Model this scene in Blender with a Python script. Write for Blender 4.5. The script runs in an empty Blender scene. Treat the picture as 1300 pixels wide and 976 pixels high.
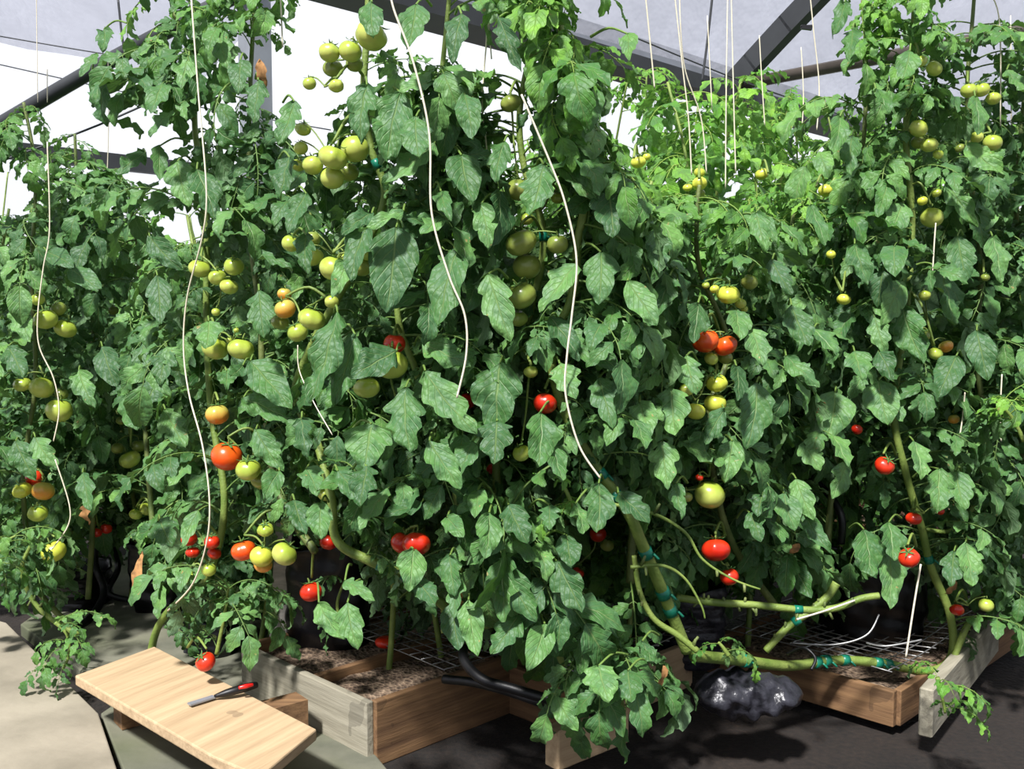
import bpy, math, random
import numpy as np
from mathutils import Vector
random.seed(7); rng = np.random.default_rng(7)
C = bpy.context.scene.collection
SC = bpy.context.scene
R = math.radians
# ------------------------------------------------------------------ camera, sky, sun, exposure
CAMH, FPX, HOR = 1.15, 1250.0, 400.0
TH = math.atan((488 - HOR) / FPX)
cd = bpy.data.cameras.new('camera'); cam = bpy.data.objects.new('camera', cd); C.objects.link(cam)
cam.location = (0, 0, CAMH); cam.rotation_euler = (math.pi/2 - TH, 0, 0)
cd.sensor_width = 36; cd.lens = 36 * FPX / 1300; cd.clip_start = .05; cd.clip_end = 200
SC.camera = cam
W = bpy.data.worlds.new('world'); SC.world = W; W.use_nodes = True
bg = W.node_tree.nodes['Background']
bg.inputs['Color'].default_value = (0.90, 0.93, 1.0, 1); bg.inputs['Strength'].default_value = 1.15
sl = bpy.data.lights.new('sun', 'SUN'); so = bpy.data.objects.new('sun', sl); C.objects.link(so)
sl.energy = 20; sl.angle = R(5); sl.color = (1.0, .97, .90)
so.rotation_euler = Vector((.30, .70, -1.0)).to_track_quat('-Z', 'Y').to_euler(); so.location = (-2, -5, 6)
SC.view_settings.view_transform = 'Standard'; SC.view_settings.look = 'None'
SC.view_settings.gamma = 1; SC.view_settings.use_curve_mapping = False
SC.view_settings.exposure = 0.1

ct, st = math.cos(TH), math.sin(TH)
def P(px, py, Y):                       # photo pixel + distance -> point in the place
    a, b = (px-650)/FPX, (488-py)/FPX
    d = np.array([a, ct + b*st, -st + b*ct]); d = d * (Y/d[1])
    return np.array([d[0], d[1], d[2] + CAMH])
def PZ(px, py, z):                      # photo pixel -> point on the horizontal plane z
    a, b = (px-650)/FPX, (488-py)/FPX
    d = np.array([a, ct + b*st, -st + b*ct]); t = (z-CAMH)/d[2]
    return np.array([d[0]*t, d[1]*t, z])
def proj(V):
    V = np.asarray(V, float).reshape(-1, 3)
    x, y, z = V[:, 0], V[:, 1], V[:, 2] - CAMH
    f = y*ct - z*st; u = y*st + z*ct
    f = np.where(f < .05, .05, f)
    return 650 + FPX*x/f, 488 - FPX*u/f
def FD(px):                             # distance of the front layer of vines
    return float(np.interp(px, [0, 130, 200, 330, 430, 800, 900, 1050, 1300], [3.1, 3.1, 2.75, 2.4, 2.15, 2.15, 2.3, 2.6, 2.8]))
S2 = math.sqrt(.5)
def UV(u, v, z): return np.array([(u - v)*S2, (u + v)*S2, z])   # house axes, 45 degrees to the view

# ------------------------------------------------------------------ materials
def lin(c): return tuple((x/12.92 if x <= .04045 else ((x+.055)/1.055)**2.4) for x in [k/255 for k in c]) + (1,)
class NT:
    def __init__(s, name):
        s.m = bpy.data.materials.new(name); s.m.use_nodes = True; s.t = s.m.node_tree
        s.b = s.t.nodes['Principled BSDF']; s.out = s.t.nodes['Material Output']
    def n(s, ty, **kw):
        nd = s.t.nodes.new(ty)
        for k, v in kw.items():
            if k.startswith('i_'): nd.inputs[k[2:].replace('_', ' ')].default_value = v
            else: setattr(nd, k, v)
        return nd
    def l(s, a, b): s.t.links.new(a, b)
    def math(s, op, a, b=None, clamp=False):
        nd = s.n('ShaderNodeMath', operation=op); nd.use_clamp = clamp
        for i, x in enumerate((a, b)):
            if x is None: continue
            if isinstance(x, (int, float)): nd.inputs[i].default_value = x
            else: s.l(x, nd.inputs[i])
        return nd.outputs[0]
    def mix(s, f, a, b):
        nd = s.n('ShaderNodeMix', data_type='RGBA')
        for i, x in ((0, f), (6, a), (7, b)):
            if isinstance(x, (int, float, tuple)): nd.inputs[i].default_value = x
            else: s.l(x, nd.inputs[i])
        return nd.outputs[2]
    def ramp(s, f, stops):
        nd = s.n('ShaderNodeValToRGB'); e = nd.color_ramp.elements
        while len(e) < len(stops): e.new(.5)
        for k, (p, c) in enumerate(stops): e[k].position = p; e[k].color = c
        s.l(f, nd.inputs[0]); return nd.outputs[0]
    def noise(s, scale, detail=3, vec=None, rough=.5):
        nd = s.n('ShaderNodeTexNoise'); nd.inputs['Scale'].default_value = scale; nd.inputs['Detail'].default_value = detail
        nd.inputs['Roughness'].default_value = rough
        if vec is None:
            if not hasattr(s, 'tc'): s.tc = s.n('ShaderNodeTexCoord')
            vec = s.tc.outputs['Object']
        s.l(vec, nd.inputs['Vector']); return nd.outputs[0]
    def bump(s, h, strength=.5, dist=.01):
        nd = s.n('ShaderNodeBump'); nd.inputs['Strength'].default_value = strength; nd.inputs['Distance'].default_value = dist
        s.l(h, nd.inputs['Height']); s.l(nd.outputs[0], s.b.inputs['Normal']); return nd.outputs[0]
def simple(name, col, rough=.6, metal=0, nscale=None, namt=.3, bump=0, spec=.5):
    k = NT(name); k.b.inputs['Roughness'].default_value = rough; k.b.inputs['Metallic'].default_value = metal
    k.b.inputs['Specular IOR Level'].default_value = spec
    c = lin(col); k.b.inputs['Base Color'].default_value = c
    if nscale:
        f = k.noise(nscale, 4)
        d = tuple(x*(1-namt) for x in c[:3]) + (1,); e = tuple(min(1, x*(1+namt)) for x in c[:3]) + (1,)
        k.l(k.ramp(f, [(.3, d), (.7, e)]), k.b.inputs['Base Color'])
        if bump: k.bump(f, bump, .01)
    return k.m

def leaf_material():
    k = NT('tomato_leaf'); a = k.n('ShaderNodeAttribute', attribute_name='leaf'); sep = k.n('ShaderNodeSeparateXYZ'); k.l(a.outputs['Vector'], sep.inputs[0])
    ac, al, rd = sep.outputs[0], sep.outputs[1], sep.outputs[2]
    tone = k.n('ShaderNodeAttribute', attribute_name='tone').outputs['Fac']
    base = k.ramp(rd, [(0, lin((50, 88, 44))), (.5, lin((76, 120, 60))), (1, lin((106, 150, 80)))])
    fresh = k.ramp(rd, [(0, lin((92, 156, 44))), (1, lin((142, 196, 70)))])  # young growth; tone also puts the sunlit rows' brightness into this colour
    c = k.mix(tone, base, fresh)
    nz = k.noise(26, 4)
    c = k.mix(k.ramp(nz, [(.42, (0, 0, 0, 1)), (.62, (.6, .6, .6, 1))]), c, lin((70, 108, 72)))
    absx = k.math('ABSOLUTE', ac)
    mid = k.math('SUBTRACT', 1, k.math('MULTIPLY', absx, 16), True)
    ph = k.math('FRACT', k.math('SUBTRACT', k.math('MULTIPLY', al, 6.5), k.math('MULTIPLY', absx, 2.2)))
    sv = k.math('SUBTRACT', 1, k.math('MULTIPLY', k.math('ABSOLUTE', k.math('SUBTRACT', ph, .5)), 9), True)
    vein = k.math('MAXIMUM', mid, k.math('MULTIPLY', sv, .45))
    isl = k.math('GREATER_THAN', al, -.01)
    vein = k.math('MULTIPLY', vein, isl)
    c = k.mix(k.math('MULTIPLY', vein, .55), c, lin((150, 172, 108)))
    # dry tips and spots on some leaves
    n2 = k.noise(60, 2)
    spot = k.math('MULTIPLY', k.math('GREATER_THAN', n2, .72), k.math('GREATER_THAN', rd, .72))
    c = k.mix(k.math('MULTIPLY', spot, .6), c, lin((176, 150, 96)))
    stemc = k.mix(tone, lin((104, 134, 68)), lin((150, 180, 80)))
    c = k.mix(isl, stemc, c)
    geo = k.n('ShaderNodeNewGeometry')
    c = k.mix(k.math('MULTIPLY', geo.outputs['Backfacing'], .5), c, lin((122, 150, 112)))
    k.l(c, k.b.inputs['Base Color']); k.b.inputs['Roughness'].default_value = .52; k.b.inputs['Specular IOR Level'].default_value = .42
    vo = k.n('ShaderNodeTexVoronoi'); vo.inputs['Scale'].default_value = 75; k.l(k.tc.outputs['Object'], vo.inputs['Vector'])
    h = k.math('ADD', k.math('MULTIPLY', vein, -.6), k.math('ADD', k.math('MULTIPLY', k.noise(70, 3), .5), k.math('MULTIPLY', vo.outputs['Distance'], -.55)))
    nb = k.bump(h, .6, .007)
    tr = k.n('ShaderNodeBsdfTranslucent'); k.l(nb, tr.inputs['Normal'])
    k.l(k.mix(.55, c, lin((130, 190, 50))), tr.inputs['Color'])
    ms = k.n('ShaderNodeMixShader'); k.l(k.math('ADD', k.math('MULTIPLY', tone, .18), .13), ms.inputs[0])
    k.l(k.b.outputs[0], ms.inputs[1]); k.l(tr.outputs[0], ms.inputs[2]); k.l(ms.outputs[0], k.out.inputs['Surface'])
    return k.m
M_LEAF = leaf_material()
def stem_material(name, a, b, scale=18):
    k = NT(name); f = k.noise(scale, 4); g = k.noise(160, 2)
    c = k.ramp(f, [(.3, lin(a)), (.7, lin(b))]); k.l(c, k.b.inputs['Base Color'])
    k.b.inputs['Roughness'].default_value = .55; k.bump(k.math('ADD', f, g), .4, .004); return k.m
M_STEM = stem_material('green_stem', (98, 124, 50), (138, 156, 76))
M_STEMD = stem_material('stem_woody', (80, 100, 48), (118, 128, 70))
def tomato_material(name, top, bot, blotch=.25):
    k = NT(name); tc = k.n('ShaderNodeTexCoord'); k.tc = tc; sp = k.n('ShaderNodeSeparateXYZ'); k.l(tc.outputs['Object'], sp.inputs[0])
    f = k.math('ADD', k.math('MULTIPLY', sp.outputs[2], .8), k.math('ADD', k.math('MULTIPLY', k.noise(2.2, 3), blotch*2), .5 - blotch))
    k.l(k.ramp(f, [(.1, lin(bot)), (.85, lin(top))]), k.b.inputs['Base Color'])
    k.b.inputs['Roughness'].default_value = .30; k.b.inputs['Specular IOR Level'].default_value = .5
    k.b.inputs['Coat Weight'].default_value = .25; k.b.inputs['Coat Roughness'].default_value = .18
    k.b.inputs['Subsurface Weight'].default_value = .12; k.b.inputs['Subsurface Radius'].default_value = (.3, .2, .08); k.b.inputs['Subsurface Scale'].default_value = .15
    return k.m
TM = {'G': tomato_material('tomato_green', (158, 178, 62), (200, 208, 104)),
      'D': tomato_material('tomato_dull_green', (124, 142, 60), (160, 168, 84)),
      'Y': tomato_material('tomato_yellowing', (200, 210, 74), (214, 216, 84)),
      'B': tomato_material('tomato_blushing', (190, 176, 80), (232, 150, 60)),
      'O': tomato_material('tomato_orange_red', (226, 92, 24), (226, 66, 20)),
      'R': tomato_material('tomato_red', (206, 52, 22), (200, 34, 18))}
TCOL = {'G': 'pale green', 'D': 'dull olive', 'Y': 'yellowish', 'B': 'orange-blushed', 'O': 'orange-red', 'R': 'red'}
M_CALYX = simple('calyx_green', (74, 112, 50), .6)
M_DRY = simple('dry_leaf_brown', (158, 116, 70), .85, nscale=60, namt=.5)
M_STRING = simple('white_twine', (232, 222, 196), .8, nscale=300, namt=.1)
M_TAPE = simple('green_tape', (20, 118, 92), .35)
M_BLK = simple('black_plastic', (9, 9, 12), .32, nscale=9, bump=.6, spec=.45)
M_BLK2 = simple('wrinkled_grey_plastic', (44, 44, 50), .34, nscale=22, namt=.6, bump=1)
M_HOSE = simple('black_hose', (12, 12, 14), .45)
M_WIRE = simple('galvanised_wire', (168, 168, 166), .4, .7)
M_MESHD = simple('rusty_wire', (120, 84, 62), .6, .3)
M_STEEL = simple('grey_steel', (150, 154, 160), .5, .35, nscale=5, namt=.15)
M_STEELD = simple('dark_steel', (60, 62, 64), .55, .3, nscale=5, namt=.2)
M_PIPE = simple('dark_pipe', (92, 84, 76), .5, .3, nscale=6, namt=.3)
M_SOIL = simple('potting_soil', (58, 46, 36), .95, nscale=70, namt=.6, bump=1)
def wood(name, a, b, axis='X', rot=R(45)):
    k = NT(name); tc = k.n('ShaderNodeTexCoord'); k.tc = tc; mp = k.n('ShaderNodeMapping'); k.l(tc.outputs['Object'], mp.inputs[0])
    mp.inputs['Scale'].default_value = (2, 30, 30)
    f = k.noise(1.6, 5, mp.outputs[0], .6); g = k.noise(6, 3)
    c = k.ramp(f, [(.28, lin(a)), (.7, lin(b))])
    c = k.mix(k.math('MULTIPLY', k.math('GREATER_THAN', g, .66), .35), c, lin(tuple(int(x*.5) for x in a)))
    k.l(c, k.b.inputs['Base Color']); k.b.inputs['Roughness'].default_value = .8; k.bump(f, .5, .006); return k.m
M_WOODL = wood('pale_plank_wood', (168, 142, 108), (202, 176, 138))
M_WOODG = wood('weathered_grey_wood', (128, 122, 104), (172, 166, 146))
M_WOODB = wood('brown_wood', (92, 66, 44), (146, 112, 76))
M_POST = wood('bleached_stake_wood', (150, 148, 140), (206, 202, 192))
def gravel():
    k = NT('gravel_soil'); v = k.n('ShaderNodeTexVoronoi'); v.inputs['Scale'].default_value = 90
    tc = k.n('ShaderNodeTexCoord'); k.tc = tc; k.l(tc.outputs['Object'], v.inputs['Vector'])
    f = k.noise(12, 5)
    c = k.ramp(k.math('ADD', k.math('MULTIPLY', v.outputs['Distance'], .6), k.math('MULTIPLY', f, .6)), [(.2, lin((46, 36, 30))), (.5, lin((96, 78, 62))), (.9, lin((160, 138, 114)))])
    k.l(c, k.b.inputs['Base Color']); k.b.inputs['Roughness'].default_value = .95; k.bump(v.outputs['Distance'], .9, .01); return k.m
M_GRAVEL = gravel()
def floor_mat():
    k = NT('dark_ground'); f = k.noise(3, 6); g = k.noise(60, 3)
    k.l(k.ramp(k.math('ADD', k.math('MULTIPLY', f, .6), k.math('MULTIPLY', g, .4)), [(.35, lin((18, 16, 14))), (.6, lin((42, 34, 28))), (.8, lin((70, 56, 44)))]), k.b.inputs['Base Color'])
    k.b.inputs['Roughness'].default_value = .95; k.bump(g, .7, .01); return k.m
M_FLOOR = floor_mat()
def concrete(name, a, b, moss=0):
    k = NT(name); f = k.noise(5, 6); g = k.noise(2.3, 4)
    c = k.ramp(f, [(.3, lin(a)), (.7, lin(b))])
    if moss: c = k.mix(k.math('MULTIPLY', k.ramp(g, [(.42, (0, 0, 0, 1)), (.6, (1, 1, 1, 1))]), moss), c, lin((70, 82, 44)))
    k.l(c, k.b.inputs['Base Color']); k.b.inputs['Roughness'].default_value = .9; k.bump(k.noise(40, 4), .3, .005); return k.m
M_CONC = concrete('pale_concrete', (126, 119, 102), (160, 151, 132))
M_CONCM = concrete('mossy_concrete', (92, 94, 80), (132, 130, 112), .6)
def film(name, tr_col, tr, df_col, wr=0.):
    k = NT(name); t = k.n('ShaderNodeBsdfTransparent'); t.inputs[0].default_value = tr_col
    l = k.n('ShaderNodeBsdfTranslucent'); d = k.n('ShaderNodeBsdfDiffuse')
    f = k.noise(.9, 5, None, .6)
    tc = k.tc; mp = k.n('ShaderNodeMapping'); k.l(tc.outputs['Object'], mp.inputs[0]); mp.inputs['Scale'].default_value = (1.2, .25, 1.2); mp.inputs['Rotation'].default_value = (0, 0, R(50))
    g = k.noise(3.2, 4, mp.outputs[0], .65)
    c = k.ramp(k.math('ADD', k.math('MULTIPLY', f, .5), k.math('MULTIPLY', g, .5)), [(.35, tuple(x*.62 for x in df_col[:3]) + (1,)), (.65, df_col)])
    k.l(c, l.inputs[0]); k.l(c, d.inputs[0])
    bp = k.n('ShaderNodeBump'); bp.inputs['Strength'].default_value = wr; bp.inputs['Distance'].default_value = .1; k.l(g, bp.inputs['Height'])
    k.l(bp.outputs[0], l.inputs['Normal']); k.l(bp.outputs[0], d.inputs['Normal'])
    m1 = k.n('ShaderNodeMixShader'); m1.inputs[0].default_value = .5; k.l(l.outputs[0], m1.inputs[1]); k.l(d.outputs[0], m1.inputs[2])
    m2 = k.n('ShaderNodeMixShader'); m2.inputs[0].default_value = tr; k.l(m1.outputs[0], m2.inputs[1]); k.l(t.outputs[0], m2.inputs[2])
    k.l(m2.outputs[0], k.out.inputs['Surface']); return k.m
M_ROOF = film('hazy_roof_film', (.92, .93, 1, 1), .36, (.19, .195, .235, 1), .6)
M_WALL = film('white_wall_film', (1, 1, 1, 1), .84, (.9, .9, .9, 1), .3)

# ------------------------------------------------------------------ mesh helpers
class MB:
    def __init__(s): s.v = []; s.f = []; s.n = 0
    def add(s, V, F):
        s.v.append(np.asarray(V, float).reshape(-1, 3)); s.f += [tuple(int(i) + s.n for i in f) for f in F]; s.n += len(s.v[-1]); return s
    def box(s, c, ax, ay, az):           # centre and half axes
        c, ax, ay, az = map(np.asarray, (c, ax, ay, az))
        V = [c + i*ax + j*ay + k*az for i in (-1, 1) for j in (-1, 1) for k in (-1, 1)]
        return s.add(V, [(0, 1, 3, 2), (4, 6, 7, 5), (0, 4, 5, 1), (2, 3, 7, 6), (0, 2, 6, 4), (1, 5, 7, 3)])
    def beam(s, a, b, w, h, up=(0, 0, 1)):
        a, b = np.asarray(a, float), np.asarray(b, float); d = b - a; L = np.linalg.norm(d); d /= L
        sd = np.cross(d, up); sd /= np.linalg.norm(sd); u = np.cross(sd, d)
        return s.box((a+b)/2, d*L/2, sd*w/2, u*h/2)
    def tube(s, pts, rad, n=8, cap=True):
        V, F = tube_arrays(pts, rad, n, cap); return s.add(V, F)
    def build(s, name, mat, parent=None, smooth=True, origin=None, rot=0.):
        V = np.concatenate(s.v)
        if origin is None: origin = np.zeros(3) if parent is not None else (np.array([V[:, 0].mean(), V[:, 1].mean(), V[:, 2].min()]))
        origin = np.asarray(origin, float)
        V = V - origin
        if rot:
            c, sn = math.cos(-rot), math.sin(-rot); V = V @ np.array([[c, sn, 0], [-sn, c, 0], [0, 0, 1]])
        me = bpy.data.meshes.new(name); me.from_pydata(V.tolist(), [], s.f); me.update()
        if smooth:
            me.polygons.foreach_set('use_smooth', [True]*len(me.polygons))
        me.materials.append(mat)
        o = bpy.data.objects.new(name, me); C.objects.link(o); o.location = origin; o.rotation_euler.z = rot
        if parent is not None: o.parent = parent; 
        return o
def subpart(mb, name, mat, par):      # under a part, drawn in world coordinates
    o = mb.build(name, mat, par, True, origin=np.zeros(3)); return o
def spline(pts, k=6):
    pts = np.asarray(pts, float); n = len(pts)
    if n < 3: return np.array([pts[0] + (pts[-1]-pts[0])*t for t in np.linspace(0, 1, k+1)])
    out = []
    for i in range(n-1):
        p0, p1, p2, p3 = pts[max(i-1, 0)], pts[i], pts[i+1], pts[min(i+2, n-1)]
        for t in np.linspace(0, 1, k, endpoint=False):
            out.append(.5*((2*p1) + (-p0+p2)*t + (2*p0-5*p1+4*p2-p3)*t*t + (-p0+3*p1-3*p2+p3)*t**3))
    out.append(pts[-1]); return np.array(out)
def tube_arrays(pts, rad, n=8, cap=True):
    pts = np.asarray(pts, float); m = len(pts); rad = np.full(m, rad) if np.isscalar(rad) else np.interp(np.linspace(0, 1, m), np.linspace(0, 1, len(rad)), rad)
    T = np.gradient(pts, axis=0); T /= np.linalg.norm(T, axis=1)[:, None] + 1e-9
    ref = np.array([0, 0, 1.]) if abs(T[0][2]) < .9 else np.array([1., 0, 0])
    V = []; A = np.cross(T[0], ref); A /= np.linalg.norm(A)
    for i in range(m):
        A = A - T[i]*np.dot(A, T[i]); A /= np.linalg.norm(A) + 1e-9; B = np.cross(T[i], A)
        for j in range(n):
            a = 2*math.pi*j/n; V.append(pts[i] + rad[i]*(A*math.cos(a) + B*math.sin(a)))
    F = [(i*n+j, i*n+(j+1) % n, (i+1)*n+(j+1) % n, (i+1)*n+j) for i in range(m-1) for j in range(n)]
    if cap: F.append(tuple(range(n-1, -1, -1))); F.append(tuple((m-1)*n+j for j in range(n)))
    return np.array(V), F
def tag(o, label=None, cat=None, group=None, kind=None):
    if label: o['label'] = label
    if cat: o['category'] = cat
    if group: o['group'] = group
    if kind: o['kind'] = kind
    return o
def empty(name, loc, label, cat, group=None, kind=None):
    o = bpy.data.objects.new(name, None); C.objects.link(o); o.location = [float(x) for x in loc]; o.empty_display_size = .1
    return tag(o, label, cat, group, kind)
def part(mb, name, mat, parent, smooth=True):       # world coordinate mesh under an unrotated thing
    o = mb.build(name, mat, parent, smooth, origin=np.zeros(3)); o.location = -parent.location
    return o

# ------------------------------------------------------------------ the house
H0 = 2.65
VA = (lambda p: (p[1]-p[0])*S2)(P(915, 108, 6.4)); HG = P(915, 108, 6.4)[2]
fl = MB().box(UV(5, 4, -.05), UV(11, 0, 0), UV(0, 9, 0), (0, 0, .05)).build('floor', M_FLOOR, smooth=False); tag(fl, kind='structure')
def vault(v0, v1, z0, z1, rise, u0, u1, nu=28, nv=14, v0f=0.):
    V = []; F = []
    for i in range(nu+1):
        u = u0 + (u1-u0)*i/nu
        for j in range(nv+1):
            t = j/nv; sag = -.05*abs(math.sin(math.pi*(u-u0)/2.4))*0
            V.append(UV(u, v0 + (v1-v0)*t, z0 + (z1-z0)*t + rise*math.sin(math.pi*t) + sag + .012*math.sin(7*u+3*t)))
    for i in range(nu):
        for j in range(nv):
            a = i*(nv+1)+j; F.append((a, a+1, a+nv+2, a+nv+1))
    return V, F
VW = 8.3
mb = MB(); mb.add(*vault(VA-5, VA, HG, HG, 1.25, -4, 13)); mb.add(*vault(VA, VW, HG, 3.25, .75, -4, 4.4))
tag(mb.build('ceiling', M_ROOF), kind='structure')
def sheet(name, a, b, h, mat):
    a, b = np.asarray(a), np.asarray(b); V = []; F = []; n, m = 24, 8
    d = (b-a); nrm = np.array([-d[1], d[0], 0]); nrm /= np.linalg.norm(nrm)
    for i in range(n+1):
        for j in range(m+1):
            V.append(a + d*i/n + np.array([0, 0, h*j/m]) + nrm*.03*math.sin(i*1.9)*math.sin(math.pi*j/m))
    for i in range(n):
        for j in range(m): q = i*(m+1)+j; F.append((q, q+m+1, q+m+2, q+1))
    tag(MB().add(V, F).build(name, mat), kind='structure')
sheet('wall_left', UV(-4, VW, 0), UV(4.4, VW, 0), 3.3, M_WALL)
sheet('wall_back', UV(13, VA+.12, 0), UV(13, VA-5, 0), 3.6, M_WALL)
sheet('wall_front', UV(-4, VA-5, 0), UV(-4, VW, 0), 3.3, M_ROOF)  # unseen near wall, added in the greyer film to cut fill light
sheet('wall_right', UV(13, VA-5, 0), UV(-4, VA-5, 0), 2.7, M_ROOF)  # also unseen, added to hold back daylight from behind the camera
# gable film closing the left bay at its far end
V, F = [], []; nv = 16
for j in range(nv+1):
    t = j/nv; v = VA+.05 + (VW-VA-.05)*t; zt = HG + (3.25-HG)*t + .75*math.sin(math.pi*t)
    for i in range(7): V.append(UV(4.4 + .02*math.sin(3*j+i), v, zt*i/6))
for j in range(nv):
    for i in range(6): q = j*7+i; F.append((q, q+7, q+8, q+1))
tag(MB().add(V, F).build('wall_gable', M_WALL), kind='structure')
sheet('wall_partition', UV(4.4, VA+.12, 0), UV(13, VA+.12, 0), HG-.1, M_WALL)
# gutter beam with its dark underside
g = empty('gutter_beam', UV(5, VA, HG-.1), 'long grey steel gutter beam running down to the right under the roof film', 'beam')
mb = MB(); mb.beam(UV(-4, VA, HG+.05), UV(13, VA, HG+.05), .10, .12); part(mb, 'gutter_channel', M_STEEL, g, False)
mb = MB(); mb.beam(UV(-4, VA-.02, HG-.07), UV(13, VA-.02, HG-.07), .24, .09); part(mb, 'lower_flange', M_STEELD, g, False)
g = tag(MB().beam(UV(-4, VW-.1, 2.42), UV(4.3, VW-.1, 2.42), .08, .13).build('wall_rail', M_STEELD, smooth=False), 'dark horizontal rail along the far white film wall at left', 'beam')
# arches
def arch(u, v0, v1, z0, z1, rise, r, label, t0=0, t1=1, mat=M_STEEL):
    pts = [UV(u, v0+(v1-v0)*t, z0+(z1-z0)*t + rise*math.sin(math.pi*t) - r - .02) for t in np.linspace(t0, t1, 22)]
    b = MB()
    for i in range(len(pts)-1): b.beam(pts[i], pts[i+1] + (pts[i+1]-pts[i])*.05, r*1.3, r*2)
    tag(b.build('roof_arch', mat, smooth=False), label, 'arch')
p = P(915, 108, 6.4); UG = (p[0]+p[1])*S2
arch(UG, VA-5, VA, HG, HG, 1.25, .065, 'broad curved grey roof arch rising from the gutter at upper right', mat=M_STEELD)
arch(UG-5.2, VA, VW, HG, 3.25, .75, .04, 'curved steel roof arch over the left bay behind the front vines', mat=M_STEELD)
# tie pipe across the near bay
tag(MB().tube([UV(UG, VA, HG-.02), UV(UG, VA-5, HG-.02)], .035, 10).build('tie_pipe', M_PIPE), 'rusty brown cross pipe under the arch at upper right', 'pipe')
tag(MB().tube(spline([P(-90, 208, 5.6), P(0, 158, 5.5), P(120, 88, 5.3), P(245, 22, 5.1), P(330, -22, 5.0)], 8), .04, 12).build('roof_brace_pipe', M_STEELD), 'dark curved pipe slanting up across the film at upper left', 'pipe')
pa = P(326, 200, 5.1)
tag(MB().beam((pa[0], pa[1], 0), (pa[0], pa[1], 3.1), .12, .12, up=(1, 1, 0)).build('steel_post', M_STEEL, smooth=False), 'upright grey steel post behind the vines left of centre', 'post')
pw = [(P(0, 205, 5.4), P(245, 105, 5.6), 'thin dark cable slanting up over the left plants below the curved pipe', .006),
      (P(0, 46, 6.2), P(330, 92, 6.0), 'thin wire under the film in the upper left corner', .004),
      (P(0, 82, 6.2), P(420, 165, 6.0), 'second thin wire under the film at upper left, below the first', .004),
      (P(800, 45, 5.2), P(1080, 150, 5.6), 'sagging wire crossing below the curved arch at upper right', .004),
      (P(150, 0, 5.2), P(157, 60, 5.2), 'short thick dark wire hanging at the top left', .006),
      (P(905, -10, 4.6), P(891, 105, 4.6), 'dark hanging wire left of the curved arch', .006)]
for a, b, lb, r in pw:
    md = (a+b)/2 - np.array([0, 0, .02]); tag(MB().tube(spline([a, md, b], 6), r, 6).build('overhead_wire', M_STEELD), lb, 'wire')
for (px, py, Y, lb) in ((1024, 35, 3.4, 'small black clip on the white string right of the curved arch'), (135, 152, 3.6, 'small black clip beside the hanging string at upper left'), (258, 56, 3.0, 'small black clip near the top of the left front vine')):
    c = P(px, py, Y); b = MB(); b.box(c, (.018, 0, -.002), (0, .006, 0), (0.001, 0, .007)); b.tube([c + np.array([-.02, 0, .004]), c + np.array([.02, 0, .006])], .004, 6)
    tag(b.build('plastic_clip', M_HOSE, smooth=False), lb, 'clip')

# ------------------------------------------------------------------ ground: slabs, plank, trays, bags, hoses
def slab(name, poly, z, th, mat, label, cat, parent=None, bev=.004):
    import bmesh
    P3 = [PZ(x, y, z) for x, y in poly]; n = len(P3)
    o3 = np.array([np.mean([p[0] for p in P3]), np.mean([p[1] for p in P3]), z-th])
    e = P3[1]-P3[0]; rot = math.atan2(e[1], e[0])
    m = MB(); V = P3 + [p - np.array([0, 0, th]) for p in P3]
    m.add(V, [tuple(range(n)), tuple(range(2*n-1, n-1, -1))] + [(i, i+n, (i+1) % n+n, (i+1) % n) for i in range(n)])
    o = m.build(name, mat, parent, smooth=False, origin=o3, rot=rot)
    bm = bmesh.new(); bm.from_mesh(o.data); bmesh.ops.recalc_face_normals(bm, faces=bm.faces); bm.to_mesh(o.data); bm.free()
    md = o.modifiers.new('bevel', 'BEVEL'); md.width = bev; md.segments = 2
    if label: tag(o, label, cat)
    return o
slab('paving_slab', [(-160, 745), (8, 790), (125, 905), (160, 1010), (-160, 1010)], .05, .05, M_CONC, 'pale sunlit concrete slab in the lower left corner', 'paving slab')
slab('paving_slab', [(26, 792), (150, 705), (300, 690), (345, 790), (146, 884)], .045, .045, M_CONCM, 'mossy grey concrete slab between the black bags and the plank', 'paving slab')
slab('paving_slab', [(128, 905), (150, 890), (345, 797), (520, 1010), (170, 1010)], .03, .03, M_CONCM, 'damp concrete slab under the pale wooden plank', 'paving slab')
# pale plank on its low trestle blocks
pl = empty('wooden_plank', PZ(200, 862, .14), 'pale wide wooden board lying flat in the lower left foreground', 'board')
pr = slab('board', [(95, 857), (196, 820), (402, 925), (330, 985), (270, 960)], .18, .028, M_WOODL, None, None, None)
pr.parent = pl; pr.location = pr.location - pl.location
for (px, py) in ((150, 875), (330, 905)):
    c = PZ(px, py, .15); bt = MB(); bt.beam((c[0]-.02, c[1]+.04, .09), (c[0]+.08, c[1]+.12, .09), .07, .115)
    part(bt, 'batten', M_WOODB, pl, False)
# pruning shears handles
q = empty('pruning_shears', PZ(300, 874, .18), 'black and red pruning shears lying on the edge of the pale board', 'tool')
a, b2, c = PZ(272, 884, .19), PZ(300, 876, .20), PZ(326, 869, .20)
bt = MB().tube(spline([a, b2, c], 5), [.004, .010, .011, .008], 10); part(bt, 'handle', M_HOSE, q)
bt = MB().tube(spline([PZ(303, 873, .213), PZ(312, 871, .215), PZ(321, 869, .213)], 4), [.004, .006, .004], 8); part(bt, 'grip_insert', simple('red_plastic', (214, 34, 30), .3), q)
bt = MB().beam(PZ(272, 884, .188), PZ(240, 894, .188), .018, .004); part(bt, 'blade', M_STEEL, q, False)

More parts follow.
